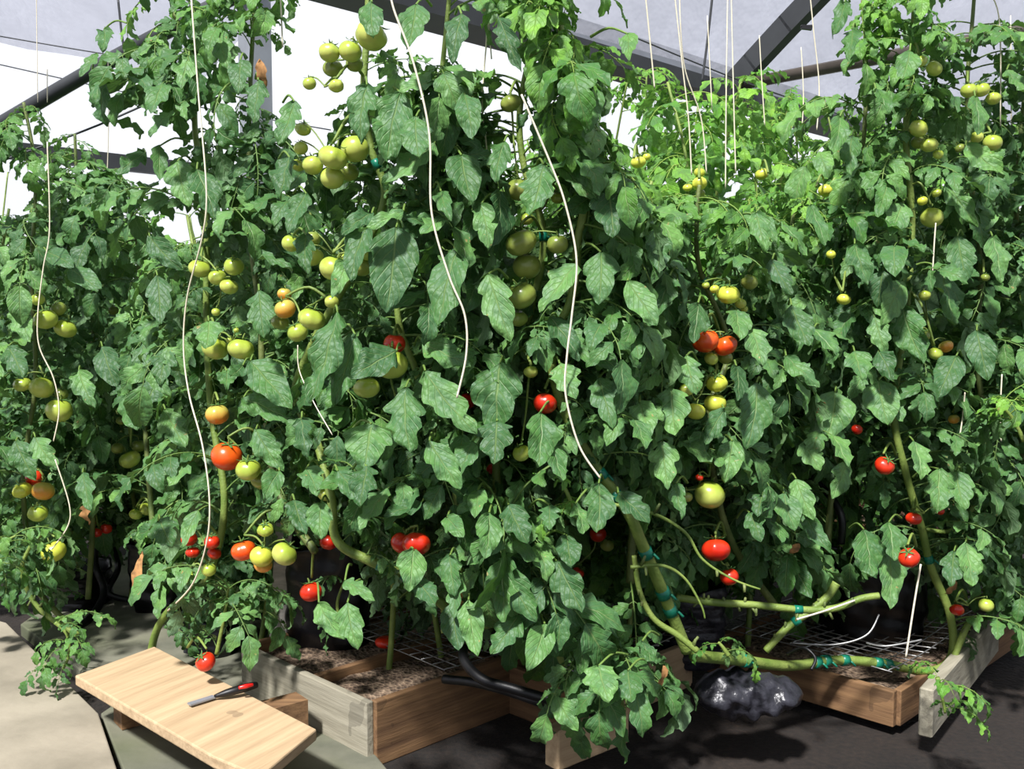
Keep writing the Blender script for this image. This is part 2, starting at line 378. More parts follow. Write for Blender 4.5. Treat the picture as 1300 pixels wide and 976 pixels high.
def tray(L, Lu, Lw, h, z0, label, mats, dividers=()):     # L corner (x,y), u to the far right, w to the near right
    L = np.array([L[0], L[1], 0.]); du = UV(1, 0, 0); dw = UV(0, -1, 0); t = .022
    root = empty('wooden_tray', L + np.array([0, 0, z0]), label, 'tray')
    def board(a, b, hh, mat, nm='side_board', zc=None):
        a = a + np.array([0, 0, z0+hh/2]); b = b + np.array([0, 0, z0+hh/2])
        o = MB().beam(a, b, t, hh).build(nm, mat, None, smooth=False, origin=(a+b)/2, rot=math.atan2((b-a)[1], (b-a)[0]))
        md = o.modifiers.new('bevel', 'BEVEL'); md.width = .003; md.segments = 2
        o.parent = root; o.location = o.location - root.location
    board(L - dw*t*0, L + dw*Lw, h, mats[0]); board(L + du*t*.5, L + du*Lu, h, mats[1])
    board(L + du*Lu, L + du*Lu + dw*Lw, h, mats[2]); board(L + dw*Lw + du*t*.5, L + dw*Lw + du*(Lu-t*.5), h, mats[3])
    for k, s in dividers: board(L + dw*Lw*k + du*t, L + dw*Lw*k + du*(Lu-t), h*s, M_WOODB, 'divider')
    V, F = [], []; n = 24
    for i in range(n+1):
        for j in range(n+1):
            V.append(L + du*(t*.6 + (Lu-t*1.2)*i/n) + dw*(t*.6 + (Lw-t*1.2)*j/n) + np.array([0, 0, z0 + h*.78 + rng.normal()*.004]))
    for i in range(n):
        for j in range(n): q0 = i*(n+1)+j; F.append((q0, q0+n+1, q0+n+2, q0+1))
    part(MB().add(V, F), 'gravel_bed', M_GRAVEL, root)
    return root
def wire_mesh(L, Lu, Lw, z, step, r, mat, label, sag=.01, tilt=0.):
    L = np.array([L[0], L[1], 0.]); du = UV(1, 0, 0); dw = UV(0, -1, 0); b = MB()
    def pt(i, j): 
        x, y = i/max(Lu, .01), j/max(Lw, .01)
        return L + du*i + dw*j + np.array([0, 0, z - sag*math.sin(math.pi*x)*math.sin(math.pi*y) + .006*math.sin(9*i+5*j) + tilt*y])
    for i in np.arange(0, Lu+.001, step): b.tube([pt(i, j) for j in np.linspace(0, Lw, 14)], r, 5)
    for j in np.arange(0, Lw+.001, step): b.tube([pt(i, j) + np.array([0, 0, r*1.6]) for i in np.linspace(0, Lu, 14)], r, 5)
    return tag(b.build('wire_mesh_panel', mat), label, 'wire mesh')
TH_ = .17
L1 = PZ(310, 818, TH_)
tray(L1, .92, .62, TH_, 0, 'weathered wooden tray of gravel under wire mesh, holding the front black bag', [M_WOODG, M_WOODB, M_WOODB, M_WOODB], [(.55, .95)])
wire_mesh(L1 + UV(.26, -.01, 0), .64, .60, TH_+.012, .05, .0016, M_WIRE, 'rusty wire mesh over the gravel tray beside the front black bag')
L2 = PZ(590, 815, TH_)
tray(L2+UV(.02, 0, 0), .55, .42, .14, 0, 'small sunlit wooden tray under sagging wire mesh at bottom centre', [M_WOODB, M_WOODB, M_WOODL, M_WOODL])
wire_mesh(L2, .58, .46, TH_+.02, .05, .0022, M_WIRE, 'bright sagging wire mesh at bottom centre above the black hose', .03)
L3 = PZ(900, 800, .16)
tray(L3, 1.0, .6, .10, 0.03, 'dark wooden tray under the lying vine stems at bottom right', [M_WOODB, M_WOODB, M_WOODG, M_WOODB])
wire_mesh(L3 + UV(.02, -.02, 0), .95, .56, .17, .05, .0018, M_WIRE, 'wire mesh below the horizontal taped stem at bottom right', .02)
LB = PZ(985, 640, .25)
tray(LB, .9, .8, .22, 0, 'dim wooden tray standing in shade behind the right-hand vines', [M_WOODB, M_WOODB, M_WOODB, M_WOODB])
wire_mesh(LB + UV(.05, -.05, 0), .8, .7, .245, .05, .0018, M_MESHD, 'reddish wire mesh in shade behind the right-hand vines', .02)
# grey board at right, angled
b = MB().beam(PZ(1175, 905, .12), PZ(1262, 800, .12), .035, .13).build('timber_board', M_WOODG, None, smooth=False, rot=R(45))
md = b.modifiers.new('bevel', 'BEVEL'); md.width = .004; tag(b, 'weathered grey timber board on edge in the lower right corner', 'board')
b = MB().beam(PZ(700, 950, .10), PZ(790, 915, .10), .05, .10).build('timber_offcut', M_WOODL, None, smooth=False, rot=R(45))
md = b.modifiers.new('bevel', 'BEVEL'); md.width = .004; tag(b, 'pale timber offcut on the ground at bottom centre', 'board')
# stake by the bag
b = MB().beam(PZ(352, 820, .12) , P(361, 662, 2.98), .035, .05, up=(1, .2, 0)).build('wooden_stake', M_POST, None, smooth=False)
tag(b, 'bleached upright wooden stake beside the front black bag', 'stake')

def grow_bag(px, pyb, zb, wpx, hpx, label, mat=None, taper=.06, seed=0, rings=0, sq=3.2):
    mat = mat or M_BLK
    c = PZ(px, pyb, zb); r = wpx/2*c[1]/FPX; c = c + np.array([0, r*.8, 0]); h = hpx*c[1]/FPX
    rg = np.random.default_rng(seed); n, m = 48, 26; ph = rg.random(8)*6
    root = empty('grow_bag', c, label, 'grow bag')
    V, F = [], []
    for i in range(m+1):
        t = i/m; z = h*t
        for j in range(n):
            a = 2*math.pi*j/n
            ca, sa = math.cos(a), math.sin(a)
            rr = r*(1 - taper + taper*1.4*t)/((abs(ca)**sq + abs(sa)**sq)**(1/sq))
            fold = .035*math.sin(5*a+ph[0]+2.2*t) + .022*math.sin(11*a+ph[1]-5*t) + .02*math.sin(17*t+ph[2]+2*math.sin(2*a+ph[3])) + .012*math.sin(31*t+5*math.sin(a+ph[4]))
            if rings: fold += rings*math.sin(60*t + 2.0*math.sin(2*a+ph[5]))
            rr *= (1+fold) * (1 - .10*max(0, 1-t*8)) 
            V.append((c[0]+rr*ca, c[1]+rr*sa, c[2]+z + (.012*math.sin(3*a+ph[6]) if i == m else 0)))
    for k, (dr, dz) in enumerate(((.97, .004), (.90, -.01), (.88, -.06))):       # folded rim
        for j in range(n):
            v = V[m*n+j]; V.append((c[0]+(v[0]-c[0])*dr, c[1]+(v[1]-c[1])*dr, v[2]+dz))
    for i in range(m+3):
        for j in range(n): F.append((i*n+j, i*n+(j+1) % n, (i+1)*n+(j+1) % n, (i+1)*n+j))
    F.append(tuple(range(n-1, -1, -1)))
    part(MB().add(V, F), 'bag_wall', mat, root)
    V = [(c[0], c[1], c[2]+h-.04)]; F = []
    for k in (.5, .93):
        for j in range(n): v = V0 = np.array([c[0]+r*k*.92*math.cos(2*math.pi*j/n), c[1]+r*k*.92*math.sin(2*math.pi*j/n), c[2]+h-.045+rg.normal()*.003]); V.append(v)
    for j in range(n): F.append((0, 1+j, 1+(j+1) % n)); F.append((1+j, 1+n+j, 1+n+(j+1) % n, 1+(j+1) % n))
    part(MB().add(V, F), 'soil', M_SOIL, root)
    return c, h
TB = .095
grow_bag(411, 838, TB, 112, 145, 'tall black plastic grow bag standing in the gravel tray left of centre', seed=1)
grow_bag(322, 800, 0, 70, 110, 'black grow bag in shade just behind the bleached stake', seed=2)
grow_bag(198, 778, .045, 76, 84, 'black grow bag on the mossy slab at left', seed=3)
grow_bag(84, 790, 0, 82, 62, 'low black grow bag under the yellow tomato at far left', seed=4, rings=.02)
grow_bag(655, 790, .10, 130, 75, 'black grow bag hidden behind drooping leaves at bottom centre', seed=5)
grow_bag(882, 850, .06, 84, 100, 'creased shiny black grow bag wrapped in film right of the taped stem', M_BLK2, seed=6, rings=.035)
grow_bag(1118, 842, .06, 130, 122, 'large glossy black grow bag at lower right under the vine', seed=7)
grow_bag(1010, 700, 0, 60, 75, 'small black grow bag in shade far right of centre', seed=8)
grow_bag(760, 720, 0, 90, 80, 'black grow bag in deep shade behind the centre stem', seed=9)
grow_bag(560, 715, 0, 90, 80, 'black grow bag in deep shade behind the gravel tray', seed=10)
grow_bag(262, 838, .02, 70, 46, 'low black grow bag holding the left front vine behind the pale board', seed=11)
# slumped bag lying down
def slumped(px, py, Y, wpx, hpx, label):
    c = P(px, py, Y); s = Y/FPX; V, F = [], []; n, m = 28, 26
    for i in range(m+1):
        t = i/m; x = (t-.5)*wpx*s; e = (max(0.02, 1-abs(2*t-1)**2.6))**.5
        for j in range(n):
            a = 2*math.pi*j/n; w = 1 + .10*math.sin(4*a+9*t) + .09*math.sin(3*a-23*t+1.5*math.sin(5*t)) + .06*math.sin(41*t+3*a) + .05*math.sin(9*a-17*t)
            V.append((c[0]+x, c[1] + math.cos(a)*hpx*s*.62*e*w, c[2]+math.sin(a)*hpx*s*.5*e*w*(1-.25*t)))
    for i in range(m):
        for j in range(n): F.append((i*n+j, i*n+(j+1) % n, (i+1)*n+(j+1) % n, (i+1)*n+j))
    F.append(tuple(range(n-1, -1, -1))); F.append(tuple(m*n+j for j in range(n)))
    tag(MB().add(V, F).build('slumped_bag', M_BLK2), label, 'bag')
slumped(950, 880, 2.42, 140, 62, 'crumpled grey-black plastic bag lying on its side at the bottom right of centre')
# hoses
def hose(pts, r, label, name='irrigation_hose', mat=None):
    tag(MB().tube(spline(pts, 8), r, 10).build(name, mat or M_HOSE), label, 'hose')
hose([P(588, 822, 2.35), P(590, 840, 2.3), P(612, 862, 2.25), P(650, 874, 2.22), P(705, 890, 2.2), P(760, 905, 2.2)], .012, 'thick black hose curving down over the wire mesh at bottom centre')
hose([P(563, 862, 2.4), P(600, 866, 2.36), P(640, 876, 2.3), P(690, 893, 2.26)], .011, 'short black hose lying on the mesh below the curved hose')
hose([P(125, 668, 3.7), P(120, 712, 3.65), P(132, 750, 3.6), P(118, 780, 3.5), P(95, 800, 3.4)], .014, 'black hose looping down among the left grow bags')
hose([P(140, 690, 3.8), P(150, 720, 3.75), P(138, 752, 3.68), P(168, 762, 3.7)], .012, 'thin black hose rising beside the looped hose at left')
hose([P(1020, 600, 2.9), P(1050, 625, 2.85), P(1068, 655, 2.8), P(1068, 690, 2.8)], .011, 'black hose arching in shade behind the right-hand vines')
hose([P(1000, 830, 2.5), P(1020, 822, 2.45), P(1035, 835, 2.42), P(1030, 850, 2.4)], .004, 'thin black drip tube looping over the horizontal stem', 'drip_tube')
hose([P(1005, 816, 2.62), P(1060, 818, 2.6), P(1100, 806, 2.6), P(1116, 780, 2.62)], .0025, 'pale loop of drip line on the large black bag at lower right', 'drip_line', M_WIRE)
hose([P(1100, 816, 2.6), P(1125, 820, 2.56), P(1170, 812, 2.56)], .0025, 'short pale drip line across the foot of the large black bag', 'drip_line', M_WIRE)

# ------------------------------------------------------------------ leaves
def leaflet(L, Wd, rows, half, rg, curl=None, lobe=None):
    """local frame: y along the midrib, x across, z up; returns V, leaf attribute (across, along), F"""
    curl = rg.uniform(.2, 1.3) if curl is None else curl
    lobe = (rg.uniform(.22, .52) if rg.random() < .70 else rg.uniform(.02, .1)) if lobe is None else lobe
    fold = rg.uniform(.05, .6); nl = rg.uniform(2.2, 3.6); p1, p2, p3, p4 = rg.random(4)*6.28; side = rg.uniform(-.16, .16)
    ts = np.linspace(0, 1, rows+1); ang = -curl*ts**1.3 + .16*np.sin(9*ts+p4)*ts; dy = np.cos(ang)*L/rows; dz = np.sin(ang)*L/rows
    y = np.concatenate([[0], np.cumsum(dy[1:])]); z = np.concatenate([[0], np.cumsum(dz[1:])])
    V = []; A = []; cr = rg.uniform(.8, 2.1); pw = rg.uniform(.56, .80)
    xs = np.linspace(-1, 1, 2*half+1)
    for i, t in enumerate(ts):
        w = Wd*.5*max(0.0, math.sin(math.pi*min(1, t**pw)))**.62 * (1.1 - .22*t)
        if i == 0: w = Wd*.06
        for x in xs:
            sgn = 1 if x > 0 else -1
            ph = (t*nl + (p1 if sgn > 0 else p2)/6.28) % 1.0
            saw = math.sin(math.pi*min(1., (ph/.70 if ph < .70 else (1-ph)/.30)*.5))**.8
            ww = w*(1 - lobe*(1-saw)*abs(x)**2)
            fx = x*ww
            zz = abs(fx)*fold + cr*(.034*L*math.sin(11*t + p3 + 2.5*x)*abs(x) + .020*L*math.sin(23*t+p1+3*x)*abs(x) + .012*L*math.sin(17*t + 5*x + p2)) - .55*fx*abs(x)*sgn*fold
            dn = ang[i]
            V.append((fx + side*L*t*t, y[i] - zz*math.sin(dn) + abs(x)*.30*ww*(1-t)*(.6+.6*saw), z[i] + zz*math.cos(dn)))
            A.append((x, t))
    k = 2*half+1
    F = [(i*k+j, i*k+j+1, (i+1)*k+j+1, (i+1)*k+j) for i in range(rows) for j in range(k-1)]
    return np.array(V), np.array(A), np.array(F)
def frame(V, o, yd, zd):
    yd = np.asarray(yd, float); yd = yd/np.linalg.norm(yd); zd = np.asarray(zd, float); zd = zd - yd*np.dot(yd, zd); zd /= np.linalg.norm(zd) + 1e-9
    xd = np.cross(yd, zd); return o + V @ np.array([xd, yd, zd])
def rach_tube(pts, r0, r1, n=4):
    V, F = tube_arrays(pts, [r0, r1], n, False); return V, np.tile([0., -1.], (len(V), 1)), np.array(F)
def compound(seed, rows, half, droop):
    """unit length compound tomato leaf starting at the origin towards +y"""
    rg = np.random.default_rng(seed); N = 14; ts = np.linspace(0, 1, N+1)
    el = R(rg.uniform(5, 35)) - ts**1.1*(droop*rg.uniform(.8, 1.2)); sw = rg.uniform(-.4, .4)
    d = np.stack([np.sin(sw*ts), np.cos(el), np.sin(el)], 1); d /= np.linalg.norm(d, axis=1)[:, None]
    pts = np.concatenate([[np.zeros(3)], np.cumsum(d[:-1]/N, 0)])
    Vs, As, Fs = [], [], []; n = 0
    def put(V, A, F):
        nonlocal n; Vs.append(V); As.append(A); Fs.append(F+n); n += len(V)
    put(*rach_tube(pts*1.0, .011, .005, 4))
    def at(t): i = min(N-1, int(t*N)); f = t*N-i; return pts[i]*(1-f)+pts[i+1]*f, d[i]
    gz = np.array([0, 0, -1.])
    def leaf_at(t, ang, L, Wd, rws, hf, stalk):
        p, f = at(t); s = np.cross(f, [0, 0, 1]); s /= np.linalg.norm(s); nz = np.cross(s, f)
        a = R(ang) ; dr = f*math.cos(a) + s*math.sin(a) + nz*rg.uniform(-.1, .25) + gz*rg.uniform(.15, .6); dr /= np.linalg.norm(dr)
        q = p + dr*stalk
        if stalk > .02: put(*rach_tube(np.array([p, p*.5+q*.5+nz*.004, q]), .006, .004, 4))
        V, A, F = leaflet(L, Wd, rws, hf, rg)
        nn = nz + np.array([rg.normal()*.25, rg.normal()*.25, .35]); put(frame(V, q, dr, nn), A, F)
    big = rg.uniform(.34, .42)
    leaf_at(1., rg.uniform(-12, 12), big*1.15, big*.66, rows, half, .0)
    for k, t in enumerate((.80, .56, .33)):
        for sg in (-1, 1):
            L = big*(.95, .92, .72)[k]*rg.uniform(.8, 1.12); leaf_at(t + rg.uniform(-.03, .03), sg*rg.uniform(48, 78), L, L*rg.uniform(.46, .62), rows, half, .045)
    for t in (.68, .44, .22):
        for sg in (-1, 1):
            if rg.random() < .75: L = rg.uniform(.09, .16); leaf_at(t + rg.uniform(-.04, .04), sg*rg.uniform(55, 95), L, L*.72, max(4, rows//2), max(1, half-1), .025)
    return np.concatenate(Vs), np.concatenate(As), np.concatenate(Fs)
HI = [compound(100+i, 11, 2, R(75 + 9*(i % 5))) for i in range(14)]
LO = [compound(300+i, 7, 1, R(60 + 10*(i % 5))) for i in range(7)]

def leaf_mesh(name, parts_, parent, mat=M_LEAF):
    """parts_: list of (V, A, F, rnd, tone); world coordinates"""
    V = np.concatenate([p[0] for p in parts_]); off = np.cumsum([0] + [len(p[0]) for p in parts_[:-1]])
    F = np.concatenate([p[2]+o for p, o in zip(parts_, off)])
    at = np.concatenate([np.column_stack([p[1], np.full(len(p[0]), p[3])]) for p in parts_])
    tn = np.concatenate([np.full(len(p[0]), p[4]) for p in parts_])
    V = V - np.array(parent.location)
    me = bpy.data.meshes.new(name); nv, nf = len(V), len(F)
    me.vertices.add(nv); me.vertices.foreach_set('co', V.ravel().astype(np.float32))
    me.loops.add(nf*4); me.loops.foreach_set('vertex_index', F.ravel().astype(np.int32))
    me.polygons.add(nf); me.polygons.foreach_set('loop_start', np.arange(0, nf*4, 4, dtype=np.int32))
    try: me.polygons.foreach_set('loop_total', np.full(nf, 4, np.int32))
    except Exception: pass
    me.update(calc_edges=True)
    me.polygons.foreach_set('use_smooth', np.ones(nf, bool))
    a = me.attributes.new('leaf', 'FLOAT_VECTOR', 'POINT'); a.data.foreach_set('vector', at.ravel().astype(np.float32))
    b = me.attributes.new('tone', 'FLOAT', 'POINT'); b.data.foreach_set('value', tn.astype(np.float32))
    me.materials.append(mat); o = bpy.data.objects.new(name, me); C.objects.link(o); o.parent = parent; return o

# ------------------------------------------------------------------ fruit, strings and hero leaflets: what random leaves must leave in view
CL = []   # (description, depth or None, group, [(px, py, d, colour), ...])
def cluster(desc, fr, Y=None): CL.append((desc, Y, fr))
cluster('topmost truss of the picture, against the grey gutter beam', [(471,46,40,'G'),(445,65,29,'G'),(418,67,26,'G'),(423,87,26,'D'),(450,81,22,'D')])
cluster('small pair hanging just under the topmost truss', [(427,109,19,'G'),(393,106,17,'G')])
cluster('truss left of the green tape high on the centre-left stem', [(423,200,36,'G'),(451,189,36,'G'),(397,210,26,'G'),(378,210,18,'G'),(422,226,30,'G'),(442,218,27,'D'),(385,164,20,'G'),(382,188,18,'G')])
cluster('third truss down the centre-left stem, beside a long hanging leaflet', [(423,341,35,'G'),(466,317,33,'G'),(436,331,22,'G'),(459,338,28,'D'),(396,326,28,'G'),(369,309,23,'G'),(397,303,20,'D')])
cluster('mixed truss with an orange fruit left of centre', [(362,392,27,'B'),(361,373,18,'B'),(396,405,34,'G'),(378,422,26,'G'),(421,383,18,'G'),(356,409,24,'D')])
cluster('pair beside the left long string, above its middle', [(273,442,33,'G'),(306,443,33,'G'),(291,432,8,'G'),(300,419,7,'G')])
cluster('truss right of the left string, just above its bend', [(254,341,28,'G'),(297,338,25,'G'),(276,352,23,'G'),(291,364,23,'G'),(274,396,11,'G')])
cluster('upper truss on the far left plant beside its string', [(58,405,29,'G'),(83,417,28,'G'),(48,380,17,'G'),(74,392,20,'D')])
cluster('middle truss on the far left plant', [(53,492,31,'G'),(28,488,22,'G'),(75,521,33,'G'),(78,500,17,'D')])
cluster('ripening truss low on the far left plant', [(55,623,28,'B'),(28,622,24,'Y'),(44,606,23,'R'),(48,651,25,'G')])
cluster('single fruit above the low black bag at far left', [(68,700,31,'Y')])
cluster('tiny red trio behind the far left plant', [(123,676,13,'R'),(135,671,15,'R'),(117,664,9,'R')], 3.5)
cluster('shaded green pair low in the dark gap at left', [(172,653,16,'G'),(186,646,18,'G')], 3.3)
cluster('shaded truss in the dark gap between the left plants', [(165,583,27,'G'),(149,569,16,'D'),(176,566,18,'D'),(154,534,13,'D'),(144,394,13,'D')], 3.4)
cluster('truss beside the left long string with one big orange fruit', [(288,579,40,'O'),(315,596,32,'G'),(330,610,26,'D')])
cluster('half-hidden fruit behind leaves above the big orange tomato', [(276,526,30,'B')])
cluster('red knot of fruit at the left string, low down', [(240,684,21,'R'),(245,701,18,'R'),(269,688,20,'R'),(272,702,18,'R')])
cluster('row of large fruit hanging in front of the bleached stake', [(309,699,32,'O'),(332,706,30,'Y'),(361,703,33,'G'),(337,672,21,'G'),(334,716,24,'B')])
cluster('green pair on the left string above the pale board', [(243,732,22,'G'),(265,723,19,'G')])
cluster('single fruit hanging close to the ground behind the pale board', [(261,840,26,'R')], 2.55)
cluster('single fruit hanging before the front black bag', [(395,751,29,'R')], 2.5)
cluster('fruit at the cut end of the taped stem above the front black bag', [(417,688,23,'R')], 2.5)
cluster('small fruit among leaves above the front black bag', [(412,628,18,'G')], 2.4)
cluster('split pair behind a drooping leaf left of bottom centre', [(529,690,37,'R'),(511,689,30,'R')])
cluster('tiny fruit in the dark, centre bottom', [(626,595,17,'R')], 2.5)
cluster('central truss behind the large pointed leaflets', [(497,463,42,'G'),(466,492,33,'G'),(501,436,28,'R'),(520,563,14,'D')])
cluster('dark red fruit in shade near the lower end of the curved centre string', [(593,509,22,'R')], 2.35)
cluster('column of big dull fruit right of centre', [(661,308,40,'D'),(669,338,36,'D'),(662,375,38,'D'),(657,404,26,'D'),(708,310,27,'D')])
cluster('fruit tucked behind the right centre string, half way down', [(692,512,30,'R')])
cluster('small fruit near the middle of the right centre string', [(674,472,18,'G'),(662,575,23,'G')])
cluster('dull fruit high on the right centre stem', [(648,131,26,'D'),(658,241,30,'D')])
cluster('small fruit behind the right centre string near its top', [(708,251,18,'G'),(669,278,17,'G')], 2.3)
cluster('pair on the pale stalk in the bright upper middle', [(810,206,19,'Y'),(821,199,10,'Y')], 2.9)
cluster('small truss at the foot of the two long strings, upper right', [(888,233,19,'Y'),(873,238,12,'Y'),(888,219,14,'Y'),(889,245,12,'D')], 2.9)
cluster('lone fruit high among the bright back leaves', [(967,221,17,'Y')], 3.4)
cluster('lone fruit right of the bright back leaves', [(1048,242,18,'Y')], 3.2)
cluster('yellowing truss above the orange pair', [(925,374,29,'Y'),(940,385,15,'G'),(907,367,12,'Y'),(896,362,10,'G'),(945,392,9,'G')])
cluster('lone dull fruit right of the yellowing truss', [(951,358,22,'D')])
cluster('bright ripe truss right of centre', [(895,432,35,'O'),(920,439,31,'O'),(903,455,18,'G'),(921,454,19,'D')])
cluster('yellowing truss under the bright orange pair', [(910,486,27,'Y'),(908,512,28,'Y'),(883,522,25,'Y'),(871,495,20,'G'),(885,490,13,'G')])
cluster('ribbed fruit low on the right centre plant', [(901,628,39,'G'),(872,631,15,'D'),(888,606,10,'R')])
cluster('shaded pair in the gap right of the taped stem', [(759,678,22,'R'),(771,692,18,'D'),(734,727,16,'R')], 2.5)
cluster('long ripe truss hanging low right of centre', [(909,698,36,'R'),(926,732,24,'R')])
cluster('uppermost truss at upper right', [(1168,78,18,'G'),(1186,87,20,'G')])
cluster('trio near the right border, high up', [(1230,115,20,'G'),(1246,114,20,'G'),(1261,125,18,'G')])
cluster('hanging truss on the upper right plant', [(1166,163,23,'G'),(1180,184,21,'G'),(1191,196,13,'G'),(1167,180,20,'D')])
cluster('group at the right border below the border trio', [(1260,181,23,'G'),(1240,174,16,'G'),(1218,188,12,'D')])
cluster('truss half way up the right-hand stem', [(1183,276,28,'G'),(1171,255,13,'Y'),(1189,245,12,'G')])
cluster('scattered fruit among leaves right of centre', [(1071,380,17,'Y'),(1055,323,12,'Y')])
cluster('lone small fruit at the right border, mid height', [(1251,352,11,'D')])
cluster('half hidden group inside the right-hand plant', [(1188,449,18,'G'),(1201,440,18,'B'),(1172,426,17,'D'),(1174,375,15,'G')])
cluster('ripening fruit low at the right border', [(1211,532,14,'B')])
cluster('fruit in the dark hollow right of centre', [(1088,545,14,'R')])
cluster('fruit on the right-hand stem above its bend', [(1123,591,25,'R')], 2.55)
cluster('small fruit behind the bend of the right-hand stem', [(1160,658,20,'R'),(1194,649,10,'R')])
cluster('shiny fruit at the top of the slanting white string, lower right', [(1154,708,27,'R')], 2.45)
cluster('low fruit at the lower right border', [(1215,774,18,'R'),(1252,768,19,'G')])
STR = [  # photo polyline, distance offset before FD, radius, label
 ([(494,-20),(500,12),(525,80),(545,170),(548,270),(570,350),(590,400),(592,450),(580,505)], -.17, 0.00211, 'thick white string curving down the centre and ending in a free tip'),
 ([(662,120),(700,210),(718,260),(732,330),(726,400),(720,450),(718,500),(735,565),(762,607)], -.17, 0.00211, 'thick white string right of centre, tied to the green-taped stem'),
 ([(243,0),(252,120),(262,240),(257,300),(238,375),(233,440),(240,500),(257,565),(266,635),(262,690),(244,742),(213,775)], -.16, 0.00211, 'long white string bowing down to the leaning stem at left'),
 ([(60,180),(63,290),(55,340),(48,400),(50,440),(68,480),(75,520),(68,560)], -.16, 0.00198, 'white string wavering down the far left plant'),
 ([(70,583),(88,640),(86,668),(66,697)], -.16, 0.00198, 'lower white string ending at the yellow tomato, far left'),
 ([(818,-20),(826,60),(831,112)], .3, 0.00186, 'short white string over the bright back leaves, upper middle'),
 ([(855,-20),(866,80),(874,150),(878,222)], .5, 0.00186, 'long white string left of the crossing pair, upper right'),
 ([(862,-20),(868,80),(890,150),(897,220)], .55, 0.00186, 'slanting white string crossing beside the long one, upper right'),
 ([(924,-20),(922,110),(921,240)], .55, 0.00186, 'straight white string left of the curved roof arch'),
 ([(928,-20),(931,110),(934,220)], .5, 0.00186, 'straight white string touching the curved roof arch'),
 ([(898,20),(904,140)], .9, 0.00174, 'faint thin string beside the dark hanging wire'),
 ([(964,45),(967,100),(971,160)], .9, 0.00186, 'short string hanging below the curved arch'),
 ([(1027,-20),(1033,40),(1040,110),(1037,165)], .5, 0.00186, 'white string carrying the black clip at upper right'),
 ([(1017,60),(1020,120),(1018,165)], .9, 0.00186, 'short string beside the clipped string, upper right'),
 ([(1244,-20),(1268,20),(1270,160)], .1, 0.00186, 'white string at the right border behind the top leaves'),
 ([(1283,20),(1284,170)], .3, 0.00186, 'straight white string at the upper right border'),
 ([(614,-20),(618,40),(612,130),(618,190),(626,300)], .12, 0.00174, 'thin white string behind the centre leaves'),
 ([(620,25),(624,75)], .12, 0.00161, 'short doubled end of string above the centre leaves'),
 ([(46,-20),(47,60),(48,130)], .6, 0.00149, 'thin wire-like string at the top left corner'),
 ([(60,88),(60,130)], .6, 0.00186, 'short white string at upper left under the curved pipe'),
 ([(137,68),(138,150),(136,225)], .6, 0.00186, 'white string hanging by the white wall at upper left'),
 ([(355,-20),(359,60)], .1, 0.00186, 'short white string at the top left of centre'),
 ([(1169,716),(1160,770),(1150,834)], -.25, 0.00248, 'taut white string slanting down to the horizontal stem at lower right'),
 ([(1085,762),(1048,775),(1012,786)], -.22, 0.00248, 'short taut white string tied along the upper lying stem'),
 ([(1188,283),(1186,310),(1184,345)], -.1, 0.00186, 'short white string by the truss half way up the right-hand stem'),
 ([(1272,475),(1270,520),(1271,560)], -.1, 0.00186, 'faint white string at the right border, mid height'),
 ([(1225,498),(1222,530),(1217,562)], -.1, 0.00186, 'short white string among the lower right leaves'),
 ([(378,438),(380,470),(398,510),(422,552)], -.10, 0.00112, 'thin white thread running to the leaning stem left of centre'),
]
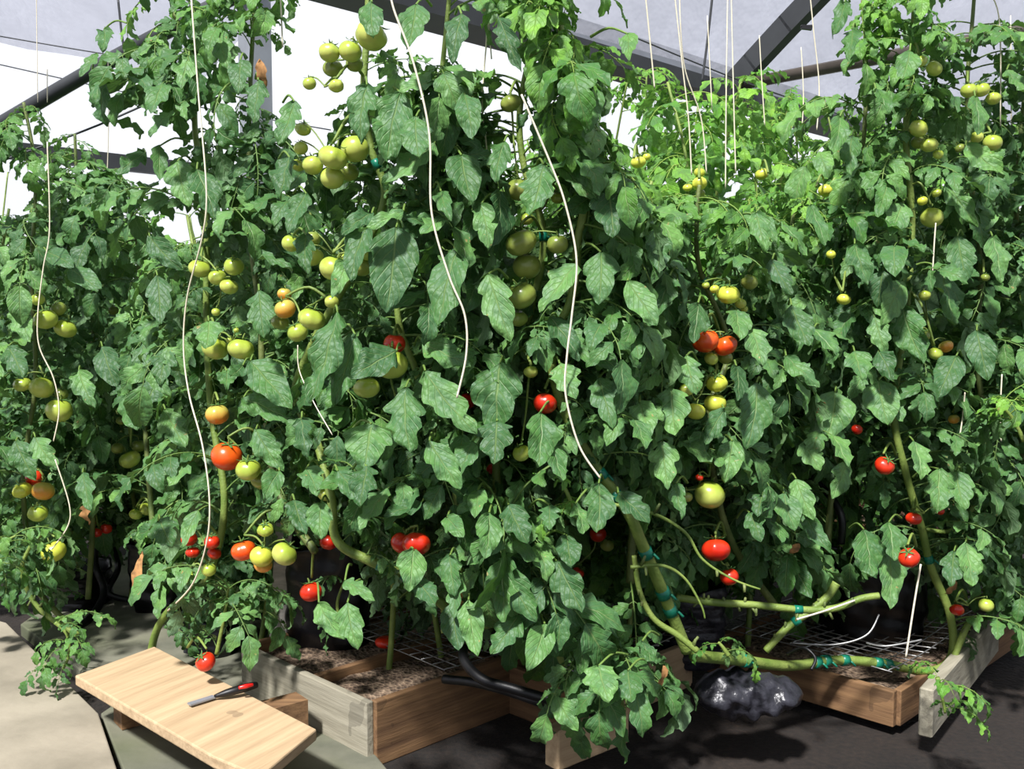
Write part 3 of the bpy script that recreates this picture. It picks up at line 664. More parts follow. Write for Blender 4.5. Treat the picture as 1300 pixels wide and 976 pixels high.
# hero leaflets read off the photograph: base, tip, width
HL = """472,3,468,34,25 528,6,526,51,30 586,18,574,62,24 466,108,449,162,30 509,118,485,185,38 552,182,503,223,34 528,148,525,190,34 586,197,589,243,34
374,129,362,172,24 328,102,326,145,22 368,200,352,243,26 389,246,362,283,24 690,209,682,262,38 560,243,562,268,18 512,268,469,286,17 557,289,523,277,20 472,271,436,286,22
503,289,497,378,48 581,317,551,395,38 466,286,441,341,28 389,298,381,335,22 429,397,405,492,34 451,425,431,498,28 503,446,454,468,38 537,434,583,461,32 540,471,583,543,38
515,492,509,560,44 472,538,463,585,48 635,461,626,532,54 620,348,641,418,34 329,369,332,417,28 318,458,361,508,36 309,505,374,529,30 383,532,386,566,26 265,408,266,430,30
288,471,288,489,19 308,464,299,476,18 318,322,366,327,14 314,298,285,296,12 763,320,766,372,36 797,357,828,403,28 732,335,692,381,30 698,403,735,440,28 886,385,883,425,26
871,452,877,489,28 935,394,938,422,28 954,418,969,452,28 960,486,965,554,36 935,465,942,500,24 920,520,896,550,20 711,462,723,495,32 852,492,855,542,40 812,511,822,545,30
800,415,815,446,28 745,440,778,462,24 686,523,692,580,34 631,535,628,578,40 1146,357,1125,394,28 1146,388,1158,449,34 1005,388,1020,431,30 1032,418,1060,440,30 1085,446,1091,474,30
1115,446,1134,471,22 998,452,1029,486,24 1060,498,1060,548,38 1115,483,1121,529,36 1128,501,1149,526,20 1214,452,1195,492,28 1195,341,1208,397,36 760,614,766,663,34 785,626,815,654,28
621,651,623,697,28 606,623,608,648,20 646,641,661,681,30 698,641,697,665,22 640,715,665,780,32 707,712,734,765,36 658,780,634,823,30 692,792,680,842,28 858,614,861,648,20
815,814,825,835,20 760,845,766,880,38 797,851,800,882,32 466,592,460,631,30 429,598,457,631,24 534,638,500,649,18 568,657,582,672,22 571,706,574,746,26 583,728,574,774,22
595,762,600,823,26 577,765,574,814,28 525,697,521,740,30 528,737,552,758,24 438,737,466,754,18 405,765,423,808,22 441,765,445,814,28 355,598,334,623,22 389,595,405,617,26
374,635,380,672,24 408,638,402,675,26 971,614,962,648,28 1011,608,1023,651,24 1023,657,1045,694,18 995,626,1002,663,28 952,651,965,678,22 986,663,992,685,24 1097,672,1109,722,32
1128,663,1137,703,30 1128,700,1137,762,28 1192,595,1192,642,30 1214,598,1217,638,30 1226,688,1235,734,28 1211,700,1208,734,24 203,660,212,685,30 252,648,229,685,18 237,589,221,611,20
132,37,137,58,18 182,128,126,123,14 182,169,149,148,16 185,194,151,212,20 203,185,200,215,18 240,71,228,102,24 277,40,286,77,24 305,77,305,108,22 123,68,108,92,14 797,43,800,66,18
748,102,751,151,28 634,22,652,74,22 772,243,782,286,42 732,194,754,243,22 708,203,745,246,22 1155,65,1152,92,24 1082,37,1085,65,20 1072,3,1068,35,18 1066,148,1066,185,20 1112,114,1131,138,22
1082,172,1075,209,22 1226,185,1263,218,24 1128,231,1115,265,22 1146,258,1134,292,28 1202,231,1229,277,22 1238,123,1245,154,22 1278,89,1297,114,20 250,215,270,262,34 225,205,232,250,30
200,350,205,400,26 190,300,214,335,24 212,440,205,480,26 210,520,228,560,28 325,545,345,590,26 440,330,430,368,20 545,560,575,610,30 600,560,585,600,24 700,560,712,600,28 720,680,722,712,26
840,560,846,610,30 930,560,925,600,26 760,480,775,530,30 800,460,790,500,26 730,640,745,668,24 980,330,995,365,24 1020,560,1035,590,26 1075,590,1060,620,24 1160,560,1175,598,26 1240,420,1250,470,28
1215,300,1225,345,28 1260,300,1272,345,26 1085,310,1095,350,26 1030,260,1042,300,22 960,270,968,310,22 830,290,842,335,28 850,350,840,395,28 610,260,625,300,26 640,180,625,220,24 590,120,600,160,26
20,560,35,600,26 45,555,60,590,24 100,470,110,510,24 10,440,30,470,26 90,340,115,365,22 20,390,35,425,24 130,440,140,480,26 60,320,90,330,20 105,600,112,640,20 160,500,165,540,22"""
HL = [tuple(float(x) for x in s.split(',')) for s in HL.split()]
PROT = np.full((976, 1300), -1.0, np.float32)     # leaves nearer than this are refused (strict: fruit and string)
PROL = np.full((976, 1300), -1.0, np.float32)     # lenient
yy, xx = np.mgrid[0:976, 0:1300]
def disc(buf, px, py, r, Y):
    x0, x1, y0, y1 = int(max(0, px-r-1)), int(min(1300, px+r+2)), int(max(0, py-r-1)), int(min(976, py+r+2))
    if x1 <= x0 or y1 <= y0: return
    s = (xx[y0:y1, x0:x1]-px)**2 + (yy[y0:y1, x0:x1]-py)**2 < r*r; b = buf[y0:y1, x0:x1]; b[s] = np.maximum(b[s], Y)
def poly(buf, pts, Y):
    pts = np.array(pts, float); ins = np.zeros((976, 1300), bool); n = len(pts)
    for i in range(n):
        (x1, y1), (x2, y2) = pts[i], pts[(i+1) % n]
        if y1 == y2: continue
        ins ^= ((yy < y1) != (yy < y2)) & (xx < (x2-x1)*(yy-y1)/(y2-y1)+x1)
    buf[ins] = np.maximum(buf[ins], Y)
for desc, Y, fr in CL:
    for (x, y, d, c) in fr: disc(PROT, x, y, d*.5*(.92 if c != 'D' else .7), (Y or FD(x)) + .1)
for pts, dy, r, lb in STR[:5] + STR[22:24]:
    q = spline([(a, b, 0) for a, b in pts], 10)
    for p in q: disc(PROT, p[0], p[1], 4, FD(p[0]) + dy + .05)
for x0, y0, x1, y1, w in HL:
    for t in (.25, .5, .75): disc(PROL, x0+(x1-x0)*t, y0+(y1-y0)*t, w*.38, FD(x0)-.02)
for pts in ([(872,826),(845,760),(815,690),(800,655),(780,625),(768,606)], [(572,775),(520,735),(470,712),(428,690)], [(778,640),(830,652),(870,676),(892,710)],
            [(1135,520),(1150,600),(1170,670),(1182,720),(1206,780),(1208,832)], [(195,812),(215,775),(262,735)], [(475,250),(470,200)], [(380,500),(420,560)], [(665,200),(656,150)], [(885,400),(885,290)]):
    for p in spline([(x, y, 0) for x, y in pts], 12): disc(PROT, p[0], p[1], 7, FD(p[0]) + .04)
# parts of the place the photograph sees between the plants
poly(PROL, [(0, 0), (150, 0), (140, 30), (60, 110), (0, 140)], 9)
poly(PROL, [(60, 110), (125, 70), (120, 130), (170, 150), (160, 190), (100, 180), (50, 150)], 9)
poly(PROL, [(815, 0), (1062, 0), (1070, 60), (1050, 90), (985, 85), (960, 70), (900, 90), (810, 70)], 9)
poly(PROL, [(1200, 0), (1300, 0), (1300, 26), (1215, 30)], 9)
poly(PROT, [(352, 700), (372, 690), (466, 770), (470, 835), (360, 840)], 2.95)
poly(PROT, [(310, 808), (350, 805), (520, 770), (570, 790), (560, 880), (430, 976), (300, 880)], 2.9)
poly(PROT, [(95, 850), (200, 815), (310, 875), (350, 976), (60, 976)], 2.6)
poly(PROL, [(0, 750), (40, 795), (60, 976), (0, 976)], 3.4)
poly(PROL, [(105, 690), (180, 690), (215, 800), (150, 845), (110, 800)], 4.0)
poly(PROT, [(590, 790), (700, 850), (760, 900), (700, 976), (560, 976)], 2.5)
poly(PROT, [(880, 745), (1080, 770), (1175, 730), (1190, 860), (1180, 900), (880, 900), (850, 820)], 2.9)
poly(PROL, [(1030, 590), (1090, 590), (1110, 650), (1060, 720), (1040, 700)], 3.0)
poly(PROL, [(0, 885), (1300, 885), (1300, 976), (0, 976)], 2.6)
poly(PROL, [(745, 670), (800, 660), (800, 760), (750, 760)], 2.6)
poly(PROL, [(300, 55), (362, 60), (360, 140), (300, 120)], 9)
poly(PROL, [(395, 0), (520, 0), (660, 50), (660, 90), (480, 62), (400, 40)], 9)
poly(PROL, [(770, 130), (800, 140), (800, 180), (765, 175)], 9)
poly(PROL, [(520, 140), (545, 150), (540, 180), (510, 180)], 9)
poly(PROL, [(150, 130), (205, 150), (210, 235), (150, 225)], 9)
poly(PROL, [(225, 268), (262, 268), (262, 305), (225, 305)], 9)
poly(PROL, [(0, 190), (30, 215), (40, 270), (0, 270)], 9)
THIN = 1.0
# ------------------------------------------------------------------ vines
def visible_ok(V, f):
    x, y = proj(V[::3]); Y = V[::3, 1]; ok = (x > 0) & (x < 1299) & (y > 0) & (y < 975)
    if not ok.any(): return True
    xi, yi, Y = x[ok].astype(int), y[ok].astype(int), Y[ok]
    if (Y < PROT[yi, xi]).mean() > .004: return False
    return (Y < PROL[yi, xi]).mean() < f
def place_leaf(T, p, az, pitch, s, roll=0.):
    V, A, F = T; c, sn = math.cos(pitch), math.sin(pitch)
    Q = V*s; Q = Q @ np.array([[math.cos(roll), 0, -math.sin(roll)], [0, 1, 0], [math.sin(roll), 0, math.cos(roll)]])
    Q = Q @ np.array([[1, 0, 0], [0, c, sn], [0, -sn, c]])
    c, sn = math.cos(az), math.sin(az); Q = Q @ np.array([[c, sn, 0], [-sn, c, 0], [0, 0, 1]])
    return Q + p
def stalks(curve, n, size, T, rg, tone0=0., face=.5, lenient=.12, top_fresh=.5, tries=5, smin=.5, t0=0., zmin=.12):
    L = np.linspace(t0, 1, n); out = []
    for i, t in enumerate(L):
        k = t*(len(curve)-1); a = int(min(k, len(curve)-2)); p = curve[a]*(1-(k-a)) + curve[a+1]*(k-a)
        if p[1] < 3.9:
            qx, qy = proj(p); qx, qy = float(qx[0]), float(qy[0])
            if rg.random() < np.interp(qy, [0, 110, 290], [.05, .04, 0.]) * (1 if qx < 760 or qx > 1060 else .5): continue
        for tr in range(tries):
            az = rg.uniform(-math.pi, math.pi)
            if rg.random() < face: az = math.pi + rg.normal()*.9           # towards the aisle
            s = size*rg.uniform(.75, 1.15)*(1 - .45*max(0, (t-.8)/.2)); s *= (1 if tr < 3 else smin)
            Tm = T[rg.integers(len(T))]
            V = place_leaf(Tm, p, az, R(rg.uniform(-25, 22)), s, rg.normal()*.25)
            if V[:, 2].min() < zmin: continue
            lx, ly = proj(p); lx, ly = float(lx[0]), float(ly[0])
            sun_tone = np.interp(lx, [640, 760, 1040, 1120], [0, 1, 1, 0])*np.interp(ly, [170, 360], [.6, 0]) + np.interp(ly, [0, 160], [.18, 0])  # yellower leaf colour by view position, standing for sun on the leaves
            if visible_ok(V, lenient): out.append((V, Tm[1], Tm[2], float(rg.random()), float(np.clip(tone0 + sun_tone*(tone0 < .3) + rg.normal()*.1 + top_fresh*max(0, (t-.8)/.2), 0, 1)))); break
    return out
FRONT = []
def front_plant(label, pts, off, nleaf, size=.34, r=(.012, .006), tone=0., seed=0, face=.55, ties=(), group=None, stem_off=0., t0=0., woody=True):
    """pts: stem path in the photo from the ground up; off: distance offset from the front layer"""
    W3 = [P(a, b, FD(a) + off + (c[0] if c else 0)) for a, b, *c in pts]
    curve = spline(W3, 10); rg = np.random.default_rng(seed+50)
    root = empty('tomato_plant', curve[0], label, 'tomato plant', group)
    r = (r[0]*.86, r[1]*.8)
    stm = part(MB().tube(curve, list(np.linspace(r[0], r[1], 6)), 10), 'stem', M_STEMD if woody else M_STEM, root)
    lv = stalks(curve, nleaf, size, HI, rg, tone, face, t0=t0)
    if lv: leaf_mesh('foliage', lv, root)
    for (tx, ty) in ties:
        x, y = proj(curve); i = int(np.argmin((x-tx)**2 + (y-ty)**2)); i = min(max(i, 1), len(curve)-2)
        d = curve[i+1]-curve[i-1]; d /= np.linalg.norm(d); rr = np.interp(i/len(curve), [0, 1], r)*1.18
        ty_ = MB().tube([curve[i]-d*.011, curve[i], curve[i]+d*.011], rr, 12); ty_.tube(spline([curve[i]+np.array([rr, -rr*.5, 0]), curve[i]+np.array([rr+.012, -.012, -.012])], 3), .003, 6)
        subpart(ty_, 'tape_tie', M_TAPE, stm)
    FRONT.append((root, curve)); return root
D = (.0,)
front_plant('far left tomato plant with pale fruit above the low black bag', [(95,800),(45,745),(35,690),(30,600),(45,480),(40,350),(45,220),(30,130)], .12, 86, .25, seed=1)
front_plant('second tomato plant from the left, behind the red-tinged trio', [(112,760),(118,640),(112,500),(120,380),(100,250),(95,170)], .35, 62, .245, seed=2)
front_plant('shaded tomato plant rising from the black bag on the mossy slab', [(198,712),(190,620),(182,500),(178,380),(170,270),(150,215)], .45, 60, .245, seed=3)
front_plant('leaning left front plant with one long string and a big orange tomato', [(188,872),(195,812),(215,775),(262,735),(285,640),(268,520),(262,400),(262,260),(248,170),(245,80),(222,20),(212,-40)], .14, 97, .28, r=(.014, .008), seed=4, woody=False)
front_plant('left inner tomato plant above the front black bag', [(400,700),(352,620),(335,500),(330,400),(318,300),(316,180),(320,60),(330,-60)], .16, 103, .25, seed=5)
front_plant('centre-left plant on a thick leaning stem with green tape, carrying the topmost fruit', [(572,775),(520,735),(470,712),(428,686),(420,630),(402,560),(375,500),(400,430),(450,340),(488,252),(472,190),(462,120),(466,40),(470,-60)], .10, 105, .28, r=(.014, .009), seed=6, ties=((505,745),(474,208),(482,728)), woody=False)
front_plant('centre plant with large pointed leaflets beside the curved string', [(600,800),(588,700),(578,620),(560,560),(528,470),(505,400),(512,300),(548,200),(560,100),(570,0),(575,-70)], .12, 100, .28, r=(.012, .006), seed=7, ties=((575,600),(584,650),(566,570)), woody=False)
front_plant('centre plant behind the column of big dull fruit', [(655,760),(640,690),(630,600),(640,480),(672,400),(690,300),(665,210),(660,140),(675,60),(700,-50)], .14, 105, .28, r=(.013, .008), seed=8, ties=((700,300),(615,640)), woody=False)
front_plant('right centre plant whose bare taped stem leans down to the wrinkled bag', [(872,826),(845,760),(815,690),(800,655),(780,625),(745,575),(712,510),(700,440),(725,380),(735,300),(745,230),(725,140),(712,40),(705,-50)], .02, 105, .28, r=(.017, .009), seed=9, ties=((765,600),(778,632),(820,702),(847,752),(853,775),(735,545)), woody=False, t0=.28)
front_plant('leafy plant between the right centre string and the orange pair', [(800,740),(805,640),(812,540),(810,440),(800,340),(792,265),(790,215)], .2, 94, .25, seed=10)
front_plant('right centre plant carrying the bright orange pair', [(985,770),(930,690),(905,600),(900,520),(925,440),(888,340),(885,270),(888,235)], .16, 94, .25, seed=11, ties=((890,355),))
front_plant('bushy plant right of the orange pair above the lying stems', [(1010,690),(985,620),(985,520),(990,420),(1000,330),(1010,250)], .22, 92, .245, seed=12)
front_plant('plant in the dark hollow right of centre', [(1050,700),(1058,600),(1068,500),(1075,400),(1085,300),(1095,200),(1100,90),(1095,0)], .22, 92, .245, seed=13)
front_plant('right-hand plant on a long stem that bends along the ground and then up', [(880,832),(940,838),(1000,845),(1060,838),(1120,842),(1180,852),(1208,832),(1206,780),(1182,720),(1170,670),(1150,600),(1135,520),(1150,400),(1158,280),(1150,170),(1158,60),(1165,-50)], .05, 128, .25, r=(.017, .010), seed=14, ties=((1050,838),(1070,838),(1115,842),(1125,843),(1035,842),(1160,716),(945,838)), woody=False, t0=.40)
front_plant('right border plant with the high border trio of fruit', [(1240,760),(1228,660),(1250,560),(1240,450),(1245,340),(1232,220),(1228,110),(1235,20),(1240,-50)], .2, 108, .245, seed=15)
front_plant('last plant at the right border of the picture', [(1310,780),(1300,640),(1295,500),(1300,380),(1290,260),(1300,120),(1310,-20)], .3, 90, .245, seed=16)
# bare lying stems
def bare(label, pts, Y, r, ties=(), stubs=6):
    cv = spline([P(a, b, Y + (c[0] if c else 0)) for a, b, *c in pts], 8); root = empty('vine_stem', cv[0], label, 'vine stem')
    r = [x*.85 for x in r]; stm = part(MB().tube(cv, r, 10), 'stem', M_STEM, root); rg = np.random.default_rng(int(pts[0][0]))
    for k in range(stubs):
        i = rg.integers(2, len(cv)-2); d = np.array([rg.normal()*.5, -.4, rg.choice([-1, 1])]); d /= np.linalg.norm(d)
        subpart(MB().tube([cv[i], cv[i]+d*rg.uniform(.014, .03)], [.004, .003], 6), 'cut_stub', M_STEMD, stm)
    for (tx, ty) in ties:
        x, y = proj(cv); i = min(max(int(np.argmin((x-tx)**2 + (y-ty)**2)), 1), len(cv)-2); d = cv[i+1]-cv[i-1]; d /= np.linalg.norm(d)
        subpart(MB().tube([cv[i]-d*.010, cv[i]+d*.010], np.max(r)*1.15, 12), 'tape_tie', M_TAPE, stm)
bare('knobbly pale green stem lying level from the wrinkled bag to the large black bag', [(858,758),(900,764),(960,768),(1020,774),(1060,772),(1092,760),(1116,756)], 2.42, [.011, .010], ((1010,773),), 14)
bare('short stem slanting up to cross the upper lying stem', [(972,826),(1000,796),(1028,776),(1050,758),(1062,740)], 2.50, [.011, .013], ((1014,790),), 7)
bare('forked thin stem at right centre joining the taped stem', [(805,705),(812,750),(830,785),(860,806),(885,826)], 2.22, [.007, .009], (), 5)
bare('pale stem lying behind the drooping leaves at bottom centre', [(560,772),(610,776),(665,776),(712,766),(735,750)], 2.42, [.012, .010], ((728,760),), 5)
bare('second pale stem lying below the first at bottom centre', [(560,800),(600,797),(650,790),(690,800),(705,822),(716,845)], 2.38, [.009, .010], (), 5)
bare('leaning young stem at the far left corner slab', [(100,806),(60,782),(36,752),(28,720),(40,690)], 3.0, [.010, .006], (), 5)
bare('leafless branching side shoot right of the taped stem', [(778,640),(830,652),(870,676),(892,710),(930,735),(965,748)], 2.15, [.005, .0025], (), 3)
bare('thin forked side shoot arching under the branching one', [(800,720),(842,718),(870,735),(890,768),(895,785)], 2.15, [.005, .002], (), 2)
bare('stout stem rising to the right at lower right of the bend', [(1208,842),(1225,800),(1232,790)], 2.75, [.012, .010], (), 3)
bare('thin branch crossing between the right-hand stems', [(1175,672),(1205,674),(1225,655),(1245,635)], 2.8, [.007, .010], (), 2)
# hero leaflets as leaves of their plant
def nearest_plant(x, y):
    best = None
    for root, cv in FRONT:
        a, b = proj(cv); d = ((a-x)**2 + (b-y)**2).min() 
        if best is None or d < best[0]: best = (d, root, cv, int(((a-x)**2 + (b-y)**2).argmin()))
    return best
rgh = np.random.default_rng(5)
for (x0, y0, x1, y1, w) in HL:
    d, root, cv, ci = nearest_plant(x0, y0)
    Y = min(FD(x0) - .10 + rgh.uniform(-.04, .03), 9); s = Y/FPX
    b = P(x0, y0, Y+.02); tipd = P(x1, y1, Y - .03 - .02*rgh.random()); dr = tipd-b; L = np.linalg.norm(dr)*1.06
    V, A, F = leaflet(L*1.12, w*s*1.3, 16, 3, rgh, curl=rgh.uniform(.05, .5))
    nrm = np.array([rgh.normal()*.30, -1.0, rgh.uniform(.35, 1.0)])
    V = frame(V, b, dr, nrm)
    # petiole back towards the stem
    c = cv[ci]; back = c - b; bl = np.linalg.norm(back); k = min(1., .10/bl) if bl > 0 else 1
    mid = b + back*k*.5 + np.array([0, .0, .015]); tv = rach_tube(spline([b + back*k, mid, b], 4), .0032, .0022, 6)
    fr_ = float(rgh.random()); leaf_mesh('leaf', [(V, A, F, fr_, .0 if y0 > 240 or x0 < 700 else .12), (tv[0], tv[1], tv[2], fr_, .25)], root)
# dry leaves hanging
for (x0, y0, x1, y1, w) in [(110,640,102,668,10),(330,75,334,120,9),(582,745,578,778,9),(1212,735,1208,760,8),(175,760,168,700,10),(844,845,842,885,7),(1015,690,1003,705,7),(1046,510,1040,540,9)]:
    d, root, cv, ci = nearest_plant(x0, y0); Y = FD(x0)-.08; s = Y/FPX; b = P(x0, y0, Y); dr = P(x1, y1, Y-.01)-b
    V, A, F = leaflet(np.linalg.norm(dr), w*s*1.6, 10, 2, rgh, curl=1.0, lobe=.4); V = frame(V, b, dr, (rgh.normal()*.4, -1, .3))
    o = leaf_mesh('dry_leaf', [(V, A, F, .5, 0)], root, M_DRY); o['label'] = 'dry brown curled leaf'
# low sprig on the slab, far left, and small sprigs
def sprig(label, pts, Y, n, size, tone, seed):
    cv = spline([P(a, b, Y) for a, b in pts], 6); root = empty('tomato_seedling_shoot', cv[0], label, 'shoot'); part(MB().tube(cv, [.006, .003], 8), 'stem', M_STEM, root)
    rg = np.random.default_rng(seed); lv = []
    for i in range(n):
        p = cv[rg.integers(1, len(cv))]; T = HI[rg.integers(len(HI))]; V = place_leaf(T, p, rg.uniform(-3.14, 3.14), R(rg.uniform(-20, 40)), size*rg.uniform(.7, 1.1)); lv.append((V, T[1], T[2], float(rg.random()), tone))
    leaf_mesh('foliage', lv, root)
sprig('leafy shoot drooping over the slabs at the lower left', [(70,790),(85,805),(88,830),(80,850)], 2.85, 9, .13, .25, 1)
sprig('bright young shoot at the lower right corner', [(1190,860),(1195,880),(1200,905)], 2.3, 6, .12, .8, 2)
sprig('bright fresh shoot at the right border', [(1300,560),(1285,530),(1265,510)], 2.5, 8, .16, .8, 3)
sprig('small bright sprig in the leaves right of bottom centre', [(735,660),(722,630),(715,615)], 2.1, 5, .09, .8, 4)
sprig('small green sprig on the horizontal stem at bottom right', [(925,832),(918,822),(912,815)], 2.3, 4, .09, .6, 5)
sprig('low leafy shoot in front at bottom right of centre', [(790,900),(785,860),(775,830),(752,800)], 2.25, 12, .22, .05, 6)
sprig('low leafy shoot beside the front black bag', [(440,800),(428,770),(436,740)], 2.55, 3, .13, .0, 7)
sprig('yellow-green leafy clump at the far left border', [(-10,720),(5,690),(20,680)], 2.9, 7, .17, .3, 8)
sprig('low leafy shoot left of the front tray', [(275,830),(285,780),(290,745)], 2.6, 12, .2, .0, 9)

# ------------------------------------------------------------------ plants of the rows behind
def back_protos():
    out = []
    for s in range(6):
        rg = np.random.default_rng(900+s); h = 2.15
        cv = spline([(rg.normal()*.04, rg.normal()*.04, z) for z in np.linspace(.1, h, 6)], 6)
        out.append((cv, rg))
    return out
BP = back_protos(); k = 0; MESH = {}
def back_plant(x, y, h, tone, label, group, nl=62, T=LO, size=.30, seed=0):
    rg = np.random.default_rng(seed); cv, _ = BP[seed % 6]; cv = cv*np.array([1, 1, h/2.15]) + np.array([x, y, 0])
    root = empty('tomato_plant', (x, y, .1), label, 'tomato plant', group)
    part(MB().tube(cv, [.010, .005], 6), 'stem', M_STEM, root)
    lv = stalks(cv, nl, size, T, rg, tone, .35, lenient=.10, top_fresh=.45, tries=3)
    if lv: leaf_mesh('foliage', lv, root)
rb = np.random.default_rng(77); n = 0
for v in (2.2, 3.0, 3.8, 4.6, 5.4, 6.3, 7.2):
    for u in np.arange(-1, 12, .42):
        if v > 3.3 and u > 3.9: continue
        x, y, _ = UV(u + rb.normal()*.06, v + rb.normal()*.07, 0)
        if y < 3.0 or y > 9 or abs(x)/y > .60: continue
        px = 650 + FPX*x/y
        if y < FD(min(max(px, 0), 1300)) + (.75 if not 660 < px < 1060 else 1.0): continue
        if px < 230 and y < 4.0: continue
        htop = np.interp(px, [0, 150, 260, 480, 620, 710, 860, 1000, 1300], [225, 265, 285, 262, 200, 95, 105, 135, 150]) + rb.uniform(-14, 45)
        h = float(np.clip((HOR - htop)/FPX*y + CAMH, 1.45, 2.75))
        tone = float(np.interp(px, [0, 300, 620, 780, 1050, 1300], [.12, .2, .4, .8, .7, .35]))  # sunlit look of the back rows put into the leaf colour
        if px < 560: lb, gr = 'tomato plant standing in the back rows left of the centre plants', 'tomato plants in the left back rows'
        elif px < 1080: lb, gr = 'bright green tomato plant in the sunlit back rows right of centre', 'tomato plants in the sunlit back rows'
        else: lb, gr = 'tomato plant in the back rows behind the right-hand plants', 'tomato plants in the right back rows'
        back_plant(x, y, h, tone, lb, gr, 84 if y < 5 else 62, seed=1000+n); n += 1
# second line close behind the front layer closes the dark gaps
SL = ['at the far left border', 'just behind the far left truss of orange fruit', 'in the dark gap between the left plants', 'behind the left long string', 'behind the big orange tomato',
      'behind the bleached stake', 'behind the topmost green truss', 'behind the large pointed leaflets of the centre', 'behind the curved centre string', 'behind the column of dull fruit', 'behind the right centre string',
      'left of the bright orange pair', 'behind the bright orange pair', 'right of the bright orange pair', 'behind the dark hollow right of centre', 'behind the long bending right-hand stem', 'behind the right border plant', 'at the far right border']
for i, px in enumerate(np.arange(15, 1330, 78)):
    y = FD(min(px, 1300)) + .62 + .08*((i*7) % 3); x = (px-650)/FPX*y
    htop = np.interp(px, [0, 150, 260, 480, 700, 860, 1000, 1060, 1300], [260, 320, 270, 250, 220, 245, 260, 190, 170])
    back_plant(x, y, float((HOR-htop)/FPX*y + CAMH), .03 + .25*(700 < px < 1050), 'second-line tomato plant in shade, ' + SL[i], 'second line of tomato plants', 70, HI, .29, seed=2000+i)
print('back plants', n)

# ------------------------------------------------------------------ tomatoes
def tomato_mesh(name, lobes, flat, seed, mat):
    rg = np.random.default_rng(seed); V, F = [], []; n, m = 32, 20
    for i in range(m+1):
        th = math.pi*i/m
        for j in range(n):
            a = 2*math.pi*j/n; s = math.sin(th)
            rr = 1 + lobes*math.cos(5*a + seed)*s*(.55 + .45*math.cos(th)) + lobes*.4*math.cos(8*a+2)*s
            z = math.cos(th)*flat
            z -= .16*math.exp(-(s/.32)**2) if th < 1.57 else -.03*math.exp(-(s/.2)**2)
            V.append((s*rr, s*rr, 0)); V[-1] = (s*rr*math.cos(a), s*rr*math.sin(a), z)
    for i in range(m):
        for j in range(n): F.append((i*n+j, (i+1)*n+j, (i+1)*n+(j+1) % n, i*n+(j+1) % n))
    me = bpy.data.meshes.new(name); me.from_pydata(V, [], F); me.update(); me.polygons.foreach_set('use_smooth', [True]*len(F)); me.materials.append(mat); return me
def calyx_mesh():
    V, F = [], []; k = 0
    for j in range(5):
        a = 2*math.pi*j/5; d = np.array([math.cos(a), math.sin(a)]); s = np.array([-d[1], d[0]])
        for t, w, z in ((.06, .06, .80), (.3, .11, .86), (.6, .07, .86), (.85, .01, .98)):
            V += [(d[0]*t+s[0]*w, d[1]*t+s[1]*w, z), (d[0]*t, d[1]*t, z+.03), (d[0]*t-s[0]*w, d[1]*t-s[1]*w, z)]
        for q in range(3):
            b = k+q*3; F += [(b, b+1, b+4, b+3), (b+1, b+2, b+5, b+4)]
        k += 12
    me = bpy.data.meshes.new('calyx'); me.from_pydata(V, [], F); me.update(); me.materials.append(M_CALYX); return me
TMESH = {}; CAL = calyx_mesh()
tv, tf = tube_arrays(spline([(0, 0, .70), (.02, .02, 1.0), (.10, .05, 1.25)], 3), [.07, .05], 6)
PED = bpy.data.meshes.new('pedicel'); PED.from_pydata([tuple(v) for v in tv], [], tf); PED.update(); PED.materials.append(M_STEM)
rt = np.random.default_rng(3)
ORD = {2: ['left-hand', 'right-hand']}
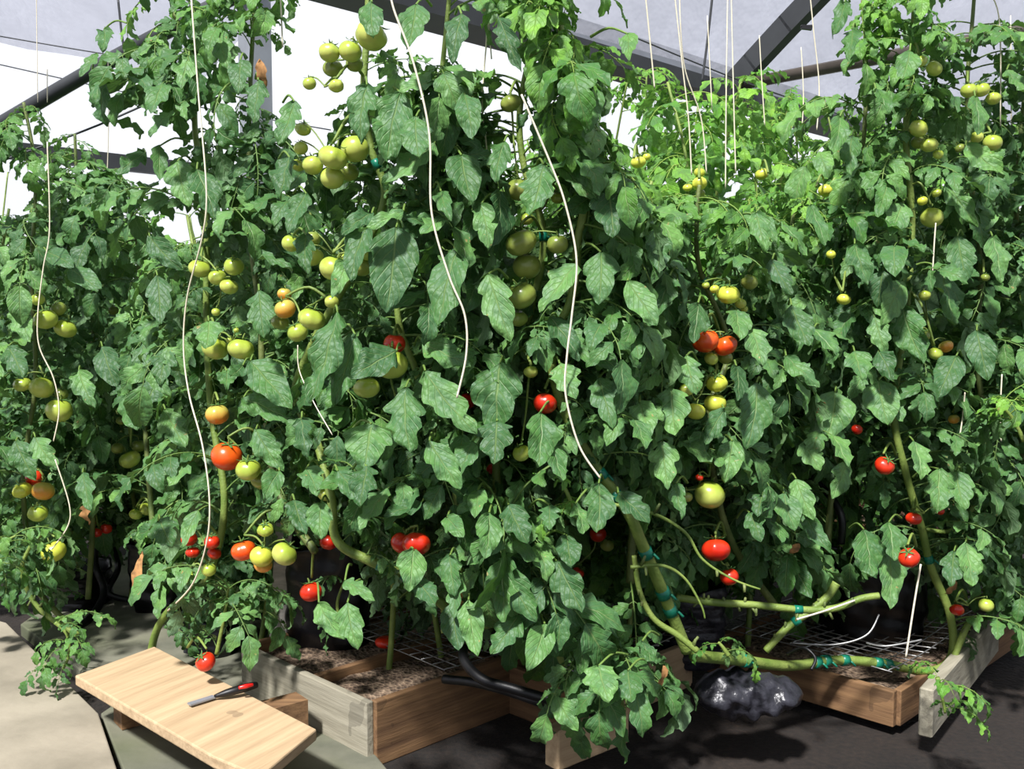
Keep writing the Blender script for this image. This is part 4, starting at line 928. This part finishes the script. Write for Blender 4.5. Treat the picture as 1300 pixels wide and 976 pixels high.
for desc, Y0, fr in CL:
    placed = []
    pl_ = []
    for (px, py, d, c) in fr:
        Y = (Y0 or FD(px)) - (.03 if c != 'D' else 0.)
        while True:
            p = P(px, py, Y); r = d/2*Y/FPX
            if all(np.linalg.norm(p-q) > (r+s)*.97 for q, s in placed) or Y > 6: break
            Y += .008
        placed.append((p, r)); pl_.append((px, py, d, c, p, r))
    # what tells each fruit of the truss apart
    names = [None]*len(pl_); xs = [q[0] for q in pl_]; ys = [q[1] for q in pl_]; ds = [q[2] for q in pl_]; cs = [q[3] for q in pl_]
    if len(pl_) == 1: names = ['the only one']
    else:
        for wd, idx in (('largest', int(np.argmax(ds)) if sorted(ds)[-1] > sorted(ds)[-2]*1.12 else None), ('leftmost', int(np.argmin(xs))), ('rightmost', int(np.argmax(xs))), ('lowest', int(np.argmax(ys))), ('highest', int(np.argmin(ys))), ('smallest', int(np.argmin(ds)))):
            if idx is not None and names[idx] is None: names[idx] = wd
        rest = [i for i in range(len(pl_)) if names[i] is None]
        rest.sort(key=lambda i: ys[i])
        for q, i in enumerate(rest): names[i] = 'middle' if len(rest) == 1 else ('upper middle', 'central', 'lower middle')[q if len(rest) > 2 else q*2] if len(rest) < 4 else ('upper inner', 'second inner', 'third inner', 'lower inner')[q]
    for i, (px, py, d, c, p, r) in enumerate(pl_):
        key = (c, (i + len(fr)) % 3)
        if key not in TMESH: TMESH[key] = tomato_mesh('tomato', (.015, .035, .07)[key[1]], (.90, .86, .80)[key[1]], key[1]+3, TM[c])
        o = bpy.data.objects.new('tomato', TMESH[key]); C.objects.link(o); o.location = p; o.scale = (r, r, r)
        o.rotation_euler = (rt.uniform(-.6, .35), rt.uniform(-.45, .45), rt.uniform(0, 6.3))
        w = names[i]; lb = (TCOL[c] + ' tomato, ' + desc) if w == 'the only one' else (w + ' ' + TCOL[c] + ' tomato, ' + desc)
        if len(lb.replace(',', '').split()) > 16: print('LONG', lb)
        tag(o, lb, 'tomato', None if len(pl_) == 1 else 'tomatoes on the ' + desc)
        k = bpy.data.objects.new('calyx', CAL); C.objects.link(k); k.parent = o
        k2 = bpy.data.objects.new('pedicel', PED); C.objects.link(k2); k2.parent = k
    # truss stalk back to the plant
    px, py = float(np.mean(xs)), float(np.min(ys) - 8); dd, root, cv, ci = nearest_plant(px, py)
    q, r = placed[0]; top = q + np.array([0, .01, r*1.2]); anchor = cv[min(len(cv)-1, ci)]
    if np.linalg.norm(anchor-top) > .16: anchor = top + (anchor-top)/np.linalg.norm(anchor-top)*.16
    b = MB()
    b.tube(spline([anchor, (anchor+top)/2 + np.array([0, 0, .03]), top], 5), [.0042, .003], 6)
    low = min(placed, key=lambda w: w[0][2]); mid = np.mean([w[0] for w in placed], axis=0) + np.array([0, .02, 0])
    if len(placed) > 1:
        ax = spline([top, (top+mid)/2 + np.array([0, .012, .01]), mid, low[0] + np.array([0, .02, low[1]])], 5); b.tube(ax, [.003, .0018], 6)
        for (p2, r2) in placed[1:]:
            t2 = p2 + np.array([0, .006, r2*1.1]); q2 = ax[int(np.argmin(np.linalg.norm(ax-t2, axis=1)))]
            b.tube(spline([q2, (q2+t2)/2 + np.array([0, .003, .006]), t2], 3), .0018, 5)
    part(b, 'fruit_stalk', M_STEM, root)
# fallen fruit
p = PZ(489, 815, TH_ + .02); o = bpy.data.objects.new('tomato', TMESH[('R', 1)] if ('R', 1) in TMESH else list(TMESH.values())[0]); C.objects.link(o); o.location = p; o.scale = (.030, .030, .020)
tag(o, 'squashed red tomato fallen on the wire mesh beside the front black bag', 'tomato')
# ------------------------------------------------------------------ strings
for pts, dy, r, lb in STR:
    cv = spline([P(a, b, FD(min(max(a, 0), 1300)) + dy) for a, b in pts], 8)
    tag(MB().tube(cv, r, 8).build('support_string', M_STRING), lb, 'string')
